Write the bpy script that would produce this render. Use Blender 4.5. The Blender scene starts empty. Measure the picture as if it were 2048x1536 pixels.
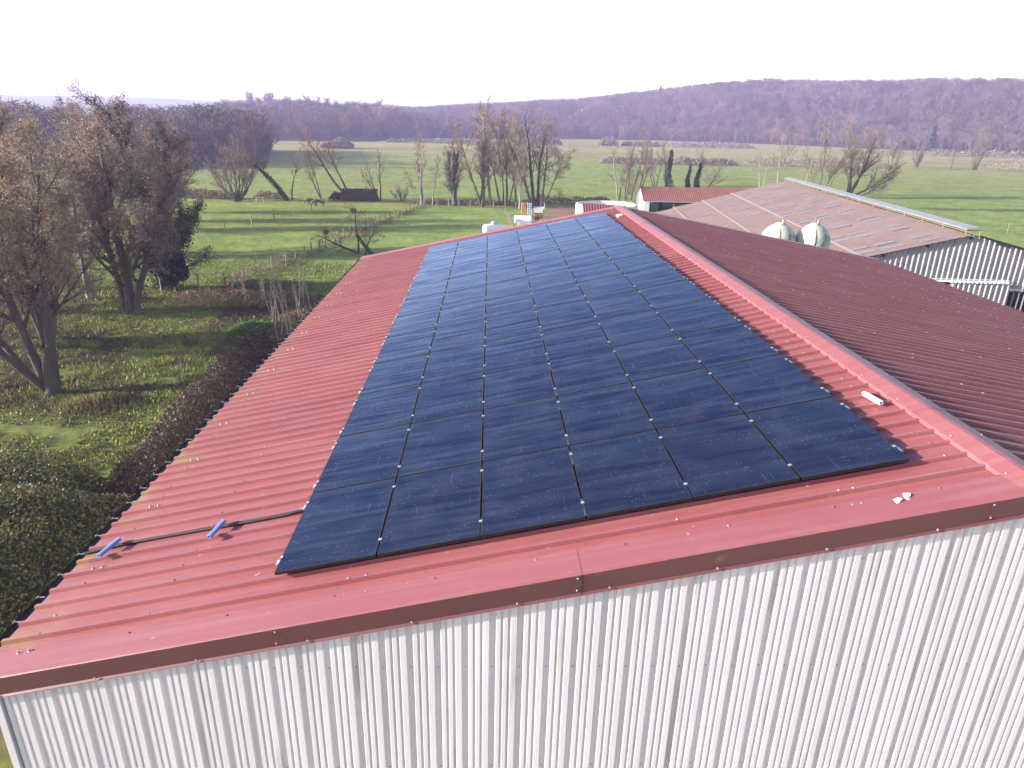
import bpy, bmesh, math, random
import numpy as np
from mathutils import Vector, Matrix

C = bpy.context.scene
COL = C.collection
RAD = math.radians

# ------------------------------------------------------------------ camera
cam = bpy.data.cameras.new('camera'); cam_ob = bpy.data.objects.new('camera', cam); COL.objects.link(cam_ob)
CAM = Vector((2.323, -6.340, 13.5))
_r = Vector((0.99935, -0.02970, 0.02067)).normalized()
_f = Vector((0.0362, 0.9334, -0.3571)); _f = (_f - _f.dot(_r)*_r).normalized()
_u = _r.cross(_f)
cam_ob.matrix_world = Matrix(((_r.x, _u.x, -_f.x, CAM.x), (_r.y, _u.y, -_f.y, CAM.y), (_r.z, _u.z, -_f.z, CAM.z), (0, 0, 0, 1)))
cam.sensor_width = 36.0; cam.lens = 1375.06/2048*36
cam.clip_start = 0.1; cam.clip_end = 20000
C.camera = cam_ob

# ------------------------------------------------------------------ sky and sun
EL, AZ = RAD(15.5), RAD(8)
SUN = Vector((-math.cos(EL)*math.cos(AZ), -math.cos(EL)*math.sin(AZ), math.sin(EL)))
world = bpy.data.worlds.new('World'); C.world = world; world.use_nodes = True
nt = world.node_tree; bg = nt.nodes['Background']
sky = nt.nodes.new('ShaderNodeTexSky'); sky.sky_type = 'NISHITA'; sky.sun_disc = False
sky.sun_elevation = EL; sky.sun_rotation = math.atan2(SUN.x, SUN.y)
sky.air_density = 1.0; sky.dust_density = 1.6; sky.ozone_density = 1.6; sky.altitude = 0
# thin bright veil of haze and high cloud, whitest towards the horizon
_tc = nt.nodes.new('ShaderNodeTexCoord'); _sx = nt.nodes.new('ShaderNodeSeparateXYZ'); nt.links.new(_tc.outputs['Generated'], _sx.inputs[0])
_mr = nt.nodes.new('ShaderNodeMapRange'); _mr.interpolation_type = 'SMOOTHSTEP'; _mr.inputs['From Min'].default_value = 0.25; _mr.inputs['From Max'].default_value = 0.11; _mr.inputs['To Min'].default_value = 0.0; _mr.inputs['To Max'].default_value = 1.0
nt.links.new(_sx.outputs['Z'], _mr.inputs[0])
_ad = nt.nodes.new('ShaderNodeMix'); _ad.data_type = 'RGBA'; _ad.blend_type = 'ADD'; _ad.inputs['B'].default_value = (6.0, 5.9, 5.9, 1)
nt.links.new(_mr.outputs[0], _ad.inputs['Factor']); nt.links.new(sky.outputs[0], _ad.inputs['A']); nt.links.new(_ad.outputs['Result'], bg.inputs[0]); bg.inputs[1].default_value = 0.10
sl = bpy.data.lights.new('sun', 'SUN'); sl.energy = 5.0; sl.angle = RAD(0.55); sl.color = (1.0, 0.93, 0.84)
so = bpy.data.objects.new('sun', sl); COL.objects.link(so); so.rotation_euler = SUN.to_track_quat('Z', 'Y').to_euler()
C.view_settings.view_transform = 'Standard'; C.view_settings.look = 'None'; C.view_settings.gamma = 1
C.view_settings.exposure = 1.58
C.cycles.max_bounces = 6; C.cycles.diffuse_bounces = 3; C.cycles.glossy_bounces = 3
C.cycles.volume_bounces = 1; C.cycles.caustics_reflective = False; C.cycles.caustics_refractive = False

# ------------------------------------------------------------------ materials
def nodes(m): return m.node_tree.nodes, m.node_tree.links
def mat(name, c1, c2=None, scale=3.0, rough=0.6, bump=0.0, bscale=None, metal=0.0, stretch=(1, 1, 1), spec=0.5, c3=None, s3=20.0, w3=0.45, attr=False, rvar=0.0):
    """mottled procedural paint: c1/c2 mixed by a noise, c3 in smaller flecks"""
    m = bpy.data.materials.new(name); m.use_nodes = True; N, L = nodes(m)
    b = N['Principled BSDF']; b.inputs['Roughness'].default_value = rough; b.inputs['Metallic'].default_value = metal
    b.inputs['Specular IOR Level'].default_value = spec
    tc = N.new('ShaderNodeTexCoord'); mp = N.new('ShaderNodeMapping'); mp.inputs['Scale'].default_value = stretch
    L.new(tc.outputs['Object'], mp.inputs[0])
    n1 = N.new('ShaderNodeTexNoise'); n1.inputs['Scale'].default_value = scale; n1.inputs['Detail'].default_value = 6; n1.inputs['Roughness'].default_value = 0.65
    L.new(mp.outputs[0], n1.inputs['Vector'])
    r = N.new('ShaderNodeValToRGB'); r.color_ramp.elements[0].position = 0.33; r.color_ramp.elements[1].position = 0.68
    r.color_ramp.elements[0].color = (*c1, 1); r.color_ramp.elements[1].color = (*(c2 or c1), 1)
    L.new(n1.outputs[0], r.inputs[0]); col = r.outputs[0]
    if c3:
        n3 = N.new('ShaderNodeTexNoise'); n3.inputs['Scale'].default_value = s3; n3.inputs['Detail'].default_value = 4
        L.new(mp.outputs[0], n3.inputs['Vector'])
        r3 = N.new('ShaderNodeValToRGB'); r3.color_ramp.elements[0].position = 1-w3; r3.color_ramp.elements[1].position = min(1, 1-w3+0.12)
        L.new(n3.outputs[0], r3.inputs[0])
        mx = N.new('ShaderNodeMix'); mx.data_type = 'RGBA'; mx.inputs['B'].default_value = (*c3, 1)
        L.new(r3.outputs[0], mx.inputs['Factor']); L.new(col, mx.inputs['A']); col = mx.outputs['Result']
    if attr:
        at = N.new('ShaderNodeAttribute'); at.attribute_name = 'tint'
        mx = N.new('ShaderNodeMix'); mx.data_type = 'RGBA'; mx.blend_type = 'MULTIPLY'; mx.inputs['Factor'].default_value = 1
        L.new(col, mx.inputs['A']); L.new(at.outputs['Color'], mx.inputs['B']); col = mx.outputs['Result']
    L.new(col, b.inputs['Base Color'])
    if bump:
        nb = N.new('ShaderNodeTexNoise'); nb.inputs['Scale'].default_value = bscale or scale*6; nb.inputs['Detail'].default_value = 5
        L.new(mp.outputs[0], nb.inputs['Vector'])
        bp = N.new('ShaderNodeBump'); bp.inputs['Strength'].default_value = bump; bp.inputs['Distance'].default_value = 0.02
        L.new(nb.outputs[0], bp.inputs['Height']); L.new(bp.outputs[0], b.inputs['Normal'])
    if rvar:
        mr = N.new('ShaderNodeMapRange'); mr.inputs['To Min'].default_value = rough-rvar; mr.inputs['To Max'].default_value = rough+rvar
        L.new(n1.outputs[0], mr.inputs[0]); L.new(mr.outputs[0], b.inputs['Roughness'])
    return m

def leafmat(name, c1, c2, trans=0.25, rough=0.6, attr=False):
    m = mat(name, c1, c2, 1.6, rough, attr=attr); N, L = nodes(m); b = N['Principled BSDF']
    out = N['Material Output']; src = b.inputs['Base Color'].links[0].from_socket
    t = N.new('ShaderNodeBsdfTranslucent'); L.new(src, t.inputs['Color'])
    mx = N.new('ShaderNodeMixShader'); mx.inputs[0].default_value = trans
    L.new(b.outputs[0], mx.inputs[1]); L.new(t.outputs[0], mx.inputs[2]); L.new(mx.outputs[0], out.inputs[0])
    return m

def roof_red(name, a, b_, lichen_u=None):
    """painted trapezoid sheet: faded red, chalky scuffs, bird droppings, a yellow lichen band along the eave"""
    m = mat(name, a, b_, 0.55, 0.42, bump=0.12, bscale=9, spec=0.5, rvar=0.1)
    N, L = nodes(m); b = N['Principled BSDF']; col = b.inputs['Base Color'].links[0].from_socket
    tc = N.new('ShaderNodeTexCoord')
    # chalky runs down the slope
    mp = N.new('ShaderNodeMapping'); mp.inputs['Scale'].default_value = (0.35, 7.0, 0.35); L.new(tc.outputs['Object'], mp.inputs[0])
    n = N.new('ShaderNodeTexNoise'); n.inputs['Scale'].default_value = 1.6; n.inputs['Detail'].default_value = 5; L.new(mp.outputs[0], n.inputs['Vector'])
    r = N.new('ShaderNodeMapRange'); r.inputs['From Min'].default_value = 0.45; r.inputs['From Max'].default_value = 0.8; r.inputs['To Max'].default_value = 0.22; L.new(n.outputs[0], r.inputs[0])
    mx = N.new('ShaderNodeMix'); mx.data_type = 'RGBA'; mx.inputs['B'].default_value = (0.40, 0.25, 0.24, 1)
    L.new(r.outputs[0], mx.inputs['Factor']); L.new(col, mx.inputs['A']); col = mx.outputs['Result']
    # scuffs and droppings
    v = N.new('ShaderNodeTexNoise'); v.inputs['Scale'].default_value = 13; v.inputs['Detail'].default_value = 3; L.new(tc.outputs['Object'], v.inputs['Vector'])
    r2 = N.new('ShaderNodeMapRange'); r2.inputs['From Min'].default_value = 0.725; r2.inputs['From Max'].default_value = 0.76; r2.inputs['To Max'].default_value = 0.7; L.new(v.outputs[0], r2.inputs[0])
    mx = N.new('ShaderNodeMix'); mx.data_type = 'RGBA'; mx.inputs['B'].default_value = (0.50, 0.36, 0.32, 1)
    L.new(r2.outputs[0], mx.inputs['Factor']); L.new(col, mx.inputs['A']); col = mx.outputs['Result']
    if lichen_u is not None:
        sp = N.new('ShaderNodeSeparateXYZ'); L.new(tc.outputs['Object'], sp.inputs[0])
        r3 = N.new('ShaderNodeMapRange'); r3.inputs['From Min'].default_value = lichen_u+0.75; r3.inputs['From Max'].default_value = lichen_u; L.new(sp.outputs['X'], r3.inputs[0])
        n3 = N.new('ShaderNodeTexNoise'); n3.inputs['Scale'].default_value = 2.6; n3.inputs['Detail'].default_value = 5; L.new(tc.outputs['Object'], n3.inputs['Vector'])
        r4 = N.new('ShaderNodeMapRange'); r4.inputs['From Min'].default_value = 0.47; r4.inputs['From Max'].default_value = 0.66; L.new(n3.outputs[0], r4.inputs[0])
        mu = N.new('ShaderNodeMath'); mu.operation = 'MULTIPLY'; L.new(r3.outputs[0], mu.inputs[0]); L.new(r4.outputs[0], mu.inputs[1])
        mx = N.new('ShaderNodeMix'); mx.data_type = 'RGBA'; mx.inputs['B'].default_value = (0.26, 0.165, 0.07, 1)
        L.new(mu.outputs[0], mx.inputs['Factor']); L.new(col, mx.inputs['A']); col = mx.outputs['Result']
    L.new(col, b.inputs['Base Color'])
    return m

M = {}
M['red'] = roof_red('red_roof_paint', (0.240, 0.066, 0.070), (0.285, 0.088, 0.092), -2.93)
M['red_shaded'] = roof_red('red_roof_paint_shaded', (0.185, 0.048, 0.052), (0.22, 0.060, 0.064))  # same red, darkened to paint in the grazing light on the right slope
M['trim'] = roof_red('red_trim_paint', (0.250, 0.072, 0.080), (0.285, 0.090, 0.098))
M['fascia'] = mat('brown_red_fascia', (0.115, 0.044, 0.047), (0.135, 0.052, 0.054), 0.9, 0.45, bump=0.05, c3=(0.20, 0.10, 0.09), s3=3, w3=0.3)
M['clad'] = mat('white_cladding', (0.70, 0.645, 0.65), (0.80, 0.745, 0.75), 1.3, 0.45, bump=0.05, bscale=14, c3=(0.52, 0.50, 0.47), s3=4, w3=0.40, stretch=(1.6, 1, 0.12))
M['screw'] = mat('screw_zinc', (0.38, 0.36, 0.38), (0.5, 0.48, 0.5), 20, 0.35, metal=0.6)
M['screw_dark'] = mat('screw_dark', (0.16, 0.08, 0.08), (0.2, 0.1, 0.1), 20, 0.5)
M['alu'] = mat('aluminium', (0.80, 0.82, 0.86), (0.88, 0.89, 0.92), 30, 0.32, metal=0.85)
M['blue_sky_tint'] = mat('blue_sky_tint', (0.17, 0.25, 0.62), (0.26, 0.34, 0.70), 12, 0.3, stretch=(1, .3, 1))  # sky reflection on bare aluminium put in as a blue colour
M['frame'] = mat('black_anodised', (0.010, 0.010, 0.014), (0.018, 0.018, 0.022), 8, 0.38)
M['plastic_black'] = mat('black_plastic', (0.016, 0.016, 0.018), (0.03, 0.03, 0.032), 6, 0.45)
M['gutter'] = mat('dark_gutter', (0.030, 0.032, 0.038), (0.05, 0.052, 0.06), 4, 0.35)
M['white_plastic'] = mat('white_plastic', (0.78, 0.78, 0.80), (0.84, 0.84, 0.85), 9, 0.4)
M['fibre'] = mat('fibre_cement', (0.170, 0.116, 0.110), (0.215, 0.150, 0.142), 0.35, 0.85, bump=0.2, bscale=12, c3=(0.135, 0.098, 0.088), s3=2.4, w3=0.40)
M['fibre_pale'] = mat('fibre_cement_edge', (0.24, 0.185, 0.165), (0.29, 0.23, 0.20), 2, 0.85)
M['rooflight'] = mat('rooflight_sheet', (0.185, 0.160, 0.175), (0.235, 0.21, 0.225), 1.5, 0.4)
M['galv'] = mat('galvanised', (0.25, 0.235, 0.25), (0.32, 0.30, 0.315), 2.5, 0.4, metal=0.25)
M['clad_old'] = mat('old_cladding', (0.26, 0.25, 0.26), (0.36, 0.34, 0.34), 0.8, 0.5, c3=(0.19, 0.185, 0.20), s3=1.5, w3=0.4, stretch=(1, 1, 0.4))
M['dark'] = mat('dark_interior', (0.012, 0.012, 0.014), (0.02, 0.02, 0.022), 2, 0.8)
M['grp'] = mat('mossy_fibreglass', (0.48, 0.48, 0.43), (0.38, 0.385, 0.30), 1.3, 0.5, c3=(0.13, 0.135, 0.075), s3=2.2, w3=0.47, stretch=(1, 1, 0.45))
M['moss_strip'] = mat('dark_seam', (0.05, 0.045, 0.035), (0.10, 0.09, 0.06), 4, 0.7)
M['white_render'] = mat('white_render', (0.72, 0.71, 0.69), (0.80, 0.79, 0.77), 1.2, 0.7, c3=(0.5, 0.46, 0.42), s3=0.9, w3=0.3)
M['concrete_white'] = mat('white_concrete', (0.70, 0.66, 0.58), (0.78, 0.74, 0.68), 0.8, 0.7, c3=(0.30, 0.22, 0.14), s3=1.1, w3=0.26, stretch=(1, 1, 0.35))
M['tile_red'] = mat('mossy_red_sheet', (0.22, 0.058, 0.062), (0.23, 0.105, 0.055), 0.45, 0.7, c3=(0.22, 0.15, 0.06), s3=0.8, w3=0.42)
M['tile_purple'] = mat('dull_red_sheet', (0.20, 0.052, 0.075), (0.23, 0.072, 0.09), 0.6, 0.6)
M['green_tank'] = mat('green_plastic', (0.035, 0.075, 0.030), (0.05, 0.10, 0.04), 1, 0.5)
M['wood'] = mat('weathered_wood', (0.20, 0.155, 0.11), (0.28, 0.22, 0.16), 6, 0.85, bump=0.3, stretch=(1, 1, 0.2))
M['wire'] = mat('wire', (0.22, 0.21, 0.2), (0.3, 0.29, 0.28), 5, 0.5, metal=0.5)
M['orange_paint'] = mat('orange_paint', (0.62, 0.24, 0.05), (0.42, 0.15, 0.04), 3, 0.6)
M['orange_bright'] = mat('signal_orange', (0.80, 0.12, 0.03), (0.7, 0.10, 0.03), 3, 0.5)
M['blue_grey'] = mat('blue_grey_paint', (0.45, 0.52, 0.66), (0.36, 0.42, 0.56), 3, 0.5)
M['rust'] = mat('rust_red', (0.26, 0.06, 0.04), (0.16, 0.05, 0.04), 4, 0.8)
M['grey_steel'] = mat('grey_steel', (0.36, 0.37, 0.35), (0.48, 0.47, 0.43), 2, 0.5)
M['rubber'] = mat('rubber', (0.015, 0.015, 0.016), (0.03, 0.03, 0.03), 5, 0.8)
M['horse'] = mat('horse_coat', (0.022, 0.012, 0.009), (0.035, 0.018, 0.012), 3, 0.6)
M['horse_tan'] = mat('horse_tan', (0.30, 0.12, 0.05), (0.36, 0.16, 0.07), 3, 0.6)
M['pink_wood'] = mat('pale_wood', (0.50, 0.36, 0.30), (0.60, 0.45, 0.38), 5, 0.8)
M['bark'] = mat('bark', (0.085, 0.065, 0.048), (0.15, 0.118, 0.088), 2.5, 0.9, bump=0.5, bscale=8, stretch=(1, 1, 0.3), c3=(0.11, 0.12, 0.05), s3=1.2, w3=0.38)
M['bark_dark'] = mat('bark_dark', (0.048, 0.040, 0.032), (0.090, 0.075, 0.058), 2.5, 0.9, bump=0.5, bscale=8, stretch=(1, 1, 0.3))
M['bark_pale'] = mat('bark_pale', (0.30, 0.27, 0.23), (0.19, 0.16, 0.13), 2.0, 0.8, stretch=(1, 1, 2), c3=(0.06, 0.05, 0.045), s3=3, w3=0.4)
M['twig'] = mat('twigs', (0.195, 0.142, 0.108), (0.265, 0.195, 0.150), 0.8, 0.9)
M['twig_olive'] = mat('olive_twigs', (0.165, 0.130, 0.075), (0.22, 0.175, 0.10), 0.8, 0.9)
M['twig_sap'] = mat('sapling_twigs', (0.30, 0.23, 0.15), (0.38, 0.30, 0.20), 0.8, 0.9)
M['twig_orange'] = mat('orange_twigs', (0.22, 0.130, 0.045), (0.27, 0.165, 0.06), 0.8, 0.9)
M['twig_grey'] = mat('grey_twigs', (0.18, 0.150, 0.125), (0.25, 0.21, 0.175), 0.8, 0.9)
M['leaf_brown'] = leafmat('brown_leaves', (0.245, 0.172, 0.125), (0.33, 0.24, 0.172), 0.45)
M['leaf_green'] = leafmat('green_leaves', (0.055, 0.072, 0.018), (0.10, 0.112, 0.030), 0.3)
M['leaf_hedge'] = leafmat('hedge_leaves', (0.030, 0.046, 0.012), (0.062, 0.076, 0.020), 0.2)
M['leaf_sunlit_yellow'] = leafmat('sunlit_yellow_leaves', (0.10, 0.095, 0.025), (0.15, 0.13, 0.04), 0.3)  # sun on the hedge top put into leaf colour; also plain yellow-green shrub
M['dry_brush'] = leafmat('dry_brush', (0.15, 0.105, 0.065), (0.22, 0.155, 0.095), 0.3)
M['bark_sapling'] = mat('sapling_bark', (0.36, 0.29, 0.20), (0.46, 0.38, 0.27), 4, 0.8)
M['leaf_beech'] = leafmat('dry_hedge_leaves', (0.055, 0.036, 0.020), (0.085, 0.056, 0.032), 0.25)
M['ivy'] = leafmat('ivy_leaves', (0.018, 0.030, 0.012), (0.035, 0.050, 0.018), 0.15)
M['yew'] = leafmat('evergreen', (0.008, 0.016, 0.009), (0.014, 0.024, 0.012), 0.05)
M['mistletoe'] = leafmat('mistletoe', (0.20, 0.19, 0.03), (0.26, 0.24, 0.05), 0.3)
M['forest'] = mat('far_twigs', (0.115, 0.082, 0.072), (0.15, 0.110, 0.098), 0.05, 0.95, attr=True)
M['grassblade'] = leafmat('grass_blades', (0.8, 0.8, 0.8), (1, 1, 1), 0.3, attr=True)

# ------------------------------------------------------------------ mesh helpers
class MB:
    def __init__(s): s.v = []; s.f = []; s.m = []
    def add(s, vs, fs, mi=0):
        o = len(s.v); s.v += [tuple(v) for v in vs]; s.f += [tuple(i+o for i in f) for f in fs]; s.m += [mi]*len(fs); return s
    def box(s, c, d, mi=0, rot=None, tf=None):
        h = [x/2 for x in d]
        vs = [Vector((sx*h[0], sy*h[1], sz*h[2])) for sx in (-1, 1) for sy in (-1, 1) for sz in (-1, 1)]
        if rot is not None: vs = [rot @ v for v in vs]
        vs = [v+Vector(c) for v in vs]
        if tf: vs = [tf(*v) for v in vs]
        return s.add(vs, [(0, 1, 3, 2), (4, 6, 7, 5), (0, 4, 5, 1), (2, 3, 7, 6), (0, 2, 6, 4), (1, 5, 7, 3)], mi)
    def bar(s, a, b, w, h=None, mi=0):
        a, b = Vector(a), Vector(b); d = b-a
        q = d.to_track_quat('X', 'Z').to_matrix()
        return s.box((a+b)/2, (d.length, w, h or w), mi, q)
    def tube(s, pts, rad, n=6, mi=0, caps=True):
        pts = [Vector(p) for p in pts]; o = []; vs = []; fs = []
        up = Vector((0, 0, 1))
        for i, p in enumerate(pts):
            d = (pts[min(i+1, len(pts)-1)]-pts[max(i-1, 0)])
            if d.length < 1e-9: d = Vector((0, 0, 1))
            d.normalize()
            x = d.cross(up if abs(d.z) < 0.95 else Vector((1, 0, 0))).normalized(); y = d.cross(x)
            r = rad[i] if hasattr(rad, '__len__') else rad
            for k in range(n):
                a = 2*math.pi*k/n; vs.append(p+(x*math.cos(a)+y*math.sin(a))*r)
        for i in range(len(pts)-1):
            for k in range(n):
                fs.append((i*n+k, i*n+(k+1) % n, (i+1)*n+(k+1) % n, (i+1)*n+k))
        if caps: fs.append(tuple(range(n))[::-1]); fs.append(tuple((len(pts)-1)*n+k for k in range(n)))
        return s.add(vs, fs, mi)
    def lathe(s, prof, n=24, c=(0, 0, 0), mi=0):
        vs = []; fs = []
        for r, z in prof:
            for k in range(n):
                a = 2*math.pi*k/n; vs.append((c[0]+r*math.cos(a), c[1]+r*math.sin(a), c[2]+z))
        for i in range(len(prof)-1):
            for k in range(n): fs.append((i*n+k, i*n+(k+1) % n, (i+1)*n+(k+1) % n, (i+1)*n+k))
        return s.add(vs, fs, mi)
    def grid(s, rows, mi=0):
        w = len(rows[0]); vs = [p for r in rows for p in r]
        fs = [(i*w+j, i*w+j+1, (i+1)*w+j+1, (i+1)*w+j) for i in range(len(rows)-1) for j in range(w-1)]
        return s.add(vs, fs, mi)
    def dome(s, p, r, ax=Vector((0, 0, 1)), n=6, mi=0):
        ax = Vector(ax).normalized(); x = ax.orthogonal().normalized(); y = ax.cross(x); p = Vector(p); vs = []
        for rr, hh in ((1, 0), (0.75, 0.6), (0.0, 0.85)):
            for k in range(n):
                a = 2*math.pi*k/n; vs.append(p+(x*math.cos(a)+y*math.sin(a))*r*rr+ax*r*hh)
        fs = [(i*n+k, i*n+(k+1) % n, (i+1)*n+(k+1) % n, (i+1)*n+k) for i in range(2) for k in range(n)]
        return s.add(vs, fs, mi)
    def build(s, name, mats, parent=None, smooth=False, loc=None):
        me = bpy.data.meshes.new(name); me.from_pydata([tuple(v) for v in s.v], [], s.f)
        for m in (mats if isinstance(mats, (list, tuple)) else [mats]): me.materials.append(m)
        if s.m: me.polygons.foreach_set('material_index', s.m)
        if smooth: me.polygons.foreach_set('use_smooth', [True]*len(me.polygons))
        me.update()
        o = bpy.data.objects.new(name, me); COL.objects.link(o)
        if parent: o.parent = parent
        if loc is not None: o.location = loc
        return o

def npmesh(name, V, mats, parent=None, tint=None, smooth=False, mi=None):
    """V (n,4,3) quads -> one mesh, optional per-quad tint (n,3)"""
    V = np.asarray(V, np.float32); n = len(V)
    me = bpy.data.meshes.new(name)
    me.vertices.add(n*4); me.vertices.foreach_set('co', V.reshape(-1))
    me.loops.add(n*4); me.loops.foreach_set('vertex_index', np.arange(n*4, dtype=np.int32))
    me.polygons.add(n); me.polygons.foreach_set('loop_start', np.arange(n, dtype=np.int32)*4)
    for m in (mats if isinstance(mats, (list, tuple)) else [mats]): me.materials.append(m)
    if mi is not None: me.polygons.foreach_set('material_index', np.asarray(mi, np.int32))
    if tint is not None:
        a = me.color_attributes.new('tint', 'FLOAT_COLOR', 'POINT')
        c = np.ones((n, 4, 4), np.float32); c[:, :, :3] = np.asarray(tint, np.float32)[:, None, :]
        a.data.foreach_set('color', c.reshape(-1))
    me.update(calc_edges=True); me.validate()
    o = bpy.data.objects.new(name, me); COL.objects.link(o)
    if parent: o.parent = parent
    return o

def tag(o, label=None, cat=None, group=None, kind=None):
    if label: o['label'] = label
    if cat: o['category'] = cat
    if group: o['group'] = group
    if kind: o['kind'] = kind
    return o
def thing(name, label, cat, loc=(0, 0, 0), rotz=0, group=None):
    o = bpy.data.objects.new(name, None); COL.objects.link(o); o.empty_display_size = 0.2
    o.location = loc; o.rotation_euler = (0, 0, rotz)
    return tag(o, label, cat, group)
def dup(root, loc=None, label=None, group=None, rotz=None):
    r = root.copy(); COL.objects.link(r)
    if loc is not None: r.location = loc
    if rotz is not None: r.rotation_euler = (0, 0, rotz)
    if label: r['label'] = label
    if group: r['group'] = group
    for ch in list(root.children):
        c = ch.copy(); COL.objects.link(c); c.parent = r
        for g in ch.children:
            d = g.copy(); COL.objects.link(d); d.parent = c
    return r

def quads_leaf(rng, P, size, flat=0.0):
    """random leaf quads centred on P (n,3)"""
    n = len(P); a = rng.normal(size=(n, 3)); a[:, 2] *= (1-flat); a /= np.linalg.norm(a, axis=1)[:, None]
    b = rng.normal(size=(n, 3)); b -= (b*a).sum(1)[:, None]*a; b /= np.linalg.norm(b, axis=1)[:, None]
    s = (np.asarray(size)*rng.uniform(0.6, 1.4, n))[:, None]
    a = a*s*0.5; b = b*s*0.32
    return np.stack([P-a, P+b, P+a, P-b], 1)
def ribbons(P0, P1, W0, W1, rng):
    d = P1-P0; r = rng.normal(size=d.shape); s = np.cross(d, r); s /= (np.linalg.norm(s, axis=1)[:, None]+1e-9)
    return np.stack([P0-s*W0[:, None]/2, P0+s*W0[:, None]/2, P1+s*W1[:, None]/2, P1-s*W1[:, None]/2], 1)
def vnoise(x, y, sc, seed=0):
    """smooth value noise on arrays"""
    x = np.asarray(x)/sc; y = np.asarray(y)/sc
    xi = np.floor(x).astype(np.int64); yi = np.floor(y).astype(np.int64); fx = x-xi; fy = y-yi
    fx = fx*fx*(3-2*fx); fy = fy*fy*(3-2*fy)
    def h(a, b):
        v = np.sin(a*127.1+b*311.7+seed*74.7)*43758.5453; return v-np.floor(v)
    return (h(xi, yi)*(1-fx)+h(xi+1, yi)*fx)*(1-fy)+(h(xi, yi+1)*(1-fx)+h(xi+1, yi+1)*fx)*fy
def sstep(a, b, x):
    t = np.clip((x-a)/(b-a), 0, 1); return t*t*(3-2*t)

# ------------------------------------------------------------------ ground and hills (one sheet, polar about the yard)
_ha = np.array([-60, -30, -22, -19, -14, -9, -6, 2, 7, 12.8, 20, 27, 37, 50, 75])
_hc = np.array([0, 0, 4, 11, 12, 11, 11, 20, 27, 38, 48, 48, 46, 46, 40.])
_hb = np.array([900, 900, 640, 450, 440, 450, 560, 600, 640, 660, 640, 600, 550, 480, 400.])
def height(x, y):
    dx = np.asarray(x, float)-CAM.x; dy = np.asarray(y, float)-CAM.y
    a = np.degrees(np.arctan2(dx, dy)); r = np.hypot(dx, dy)
    hc = np.interp(a, _ha, _hc); hb = np.interp(a, _ha, _hb)
    h = hc*sstep(hb, hb+280, r)
    h = h*(0.92+0.16*vnoise(dx, dy, 130, 3)*sstep(hb, hb+150, r))
    far = 20*sstep(700, 1100, r)*sstep(8, -2, a)*(a > -60) + (22+22*vnoise(dx, dy, 900, 5)+16*vnoise(dx, dy, 420, 9)+16*vnoise(dx, dy, 100, 8))*sstep(1300, 2600, r)*0.6*(np.abs(a) < 75)
    near = (vnoise(dx, dy, 1.1, 1)-0.5)*0.10*sstep(75, 30, r)+(vnoise(dx, dy, 7, 2)-0.5)*0.25*sstep(300, 40, r)
    return np.maximum(h, far*sstep(4, 0, hc-15)) + near*(r < 300)
def seg(x, y, x0, y0, x1, y1):
    dx, dy = x1-x0, y1-y0; t = np.clip(((x-x0)*dx+(y-y0)*dy)/(dx*dx+dy*dy), 0, 1)
    return np.hypot(x-x0-t*dx, y-y0-t*dy)
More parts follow.
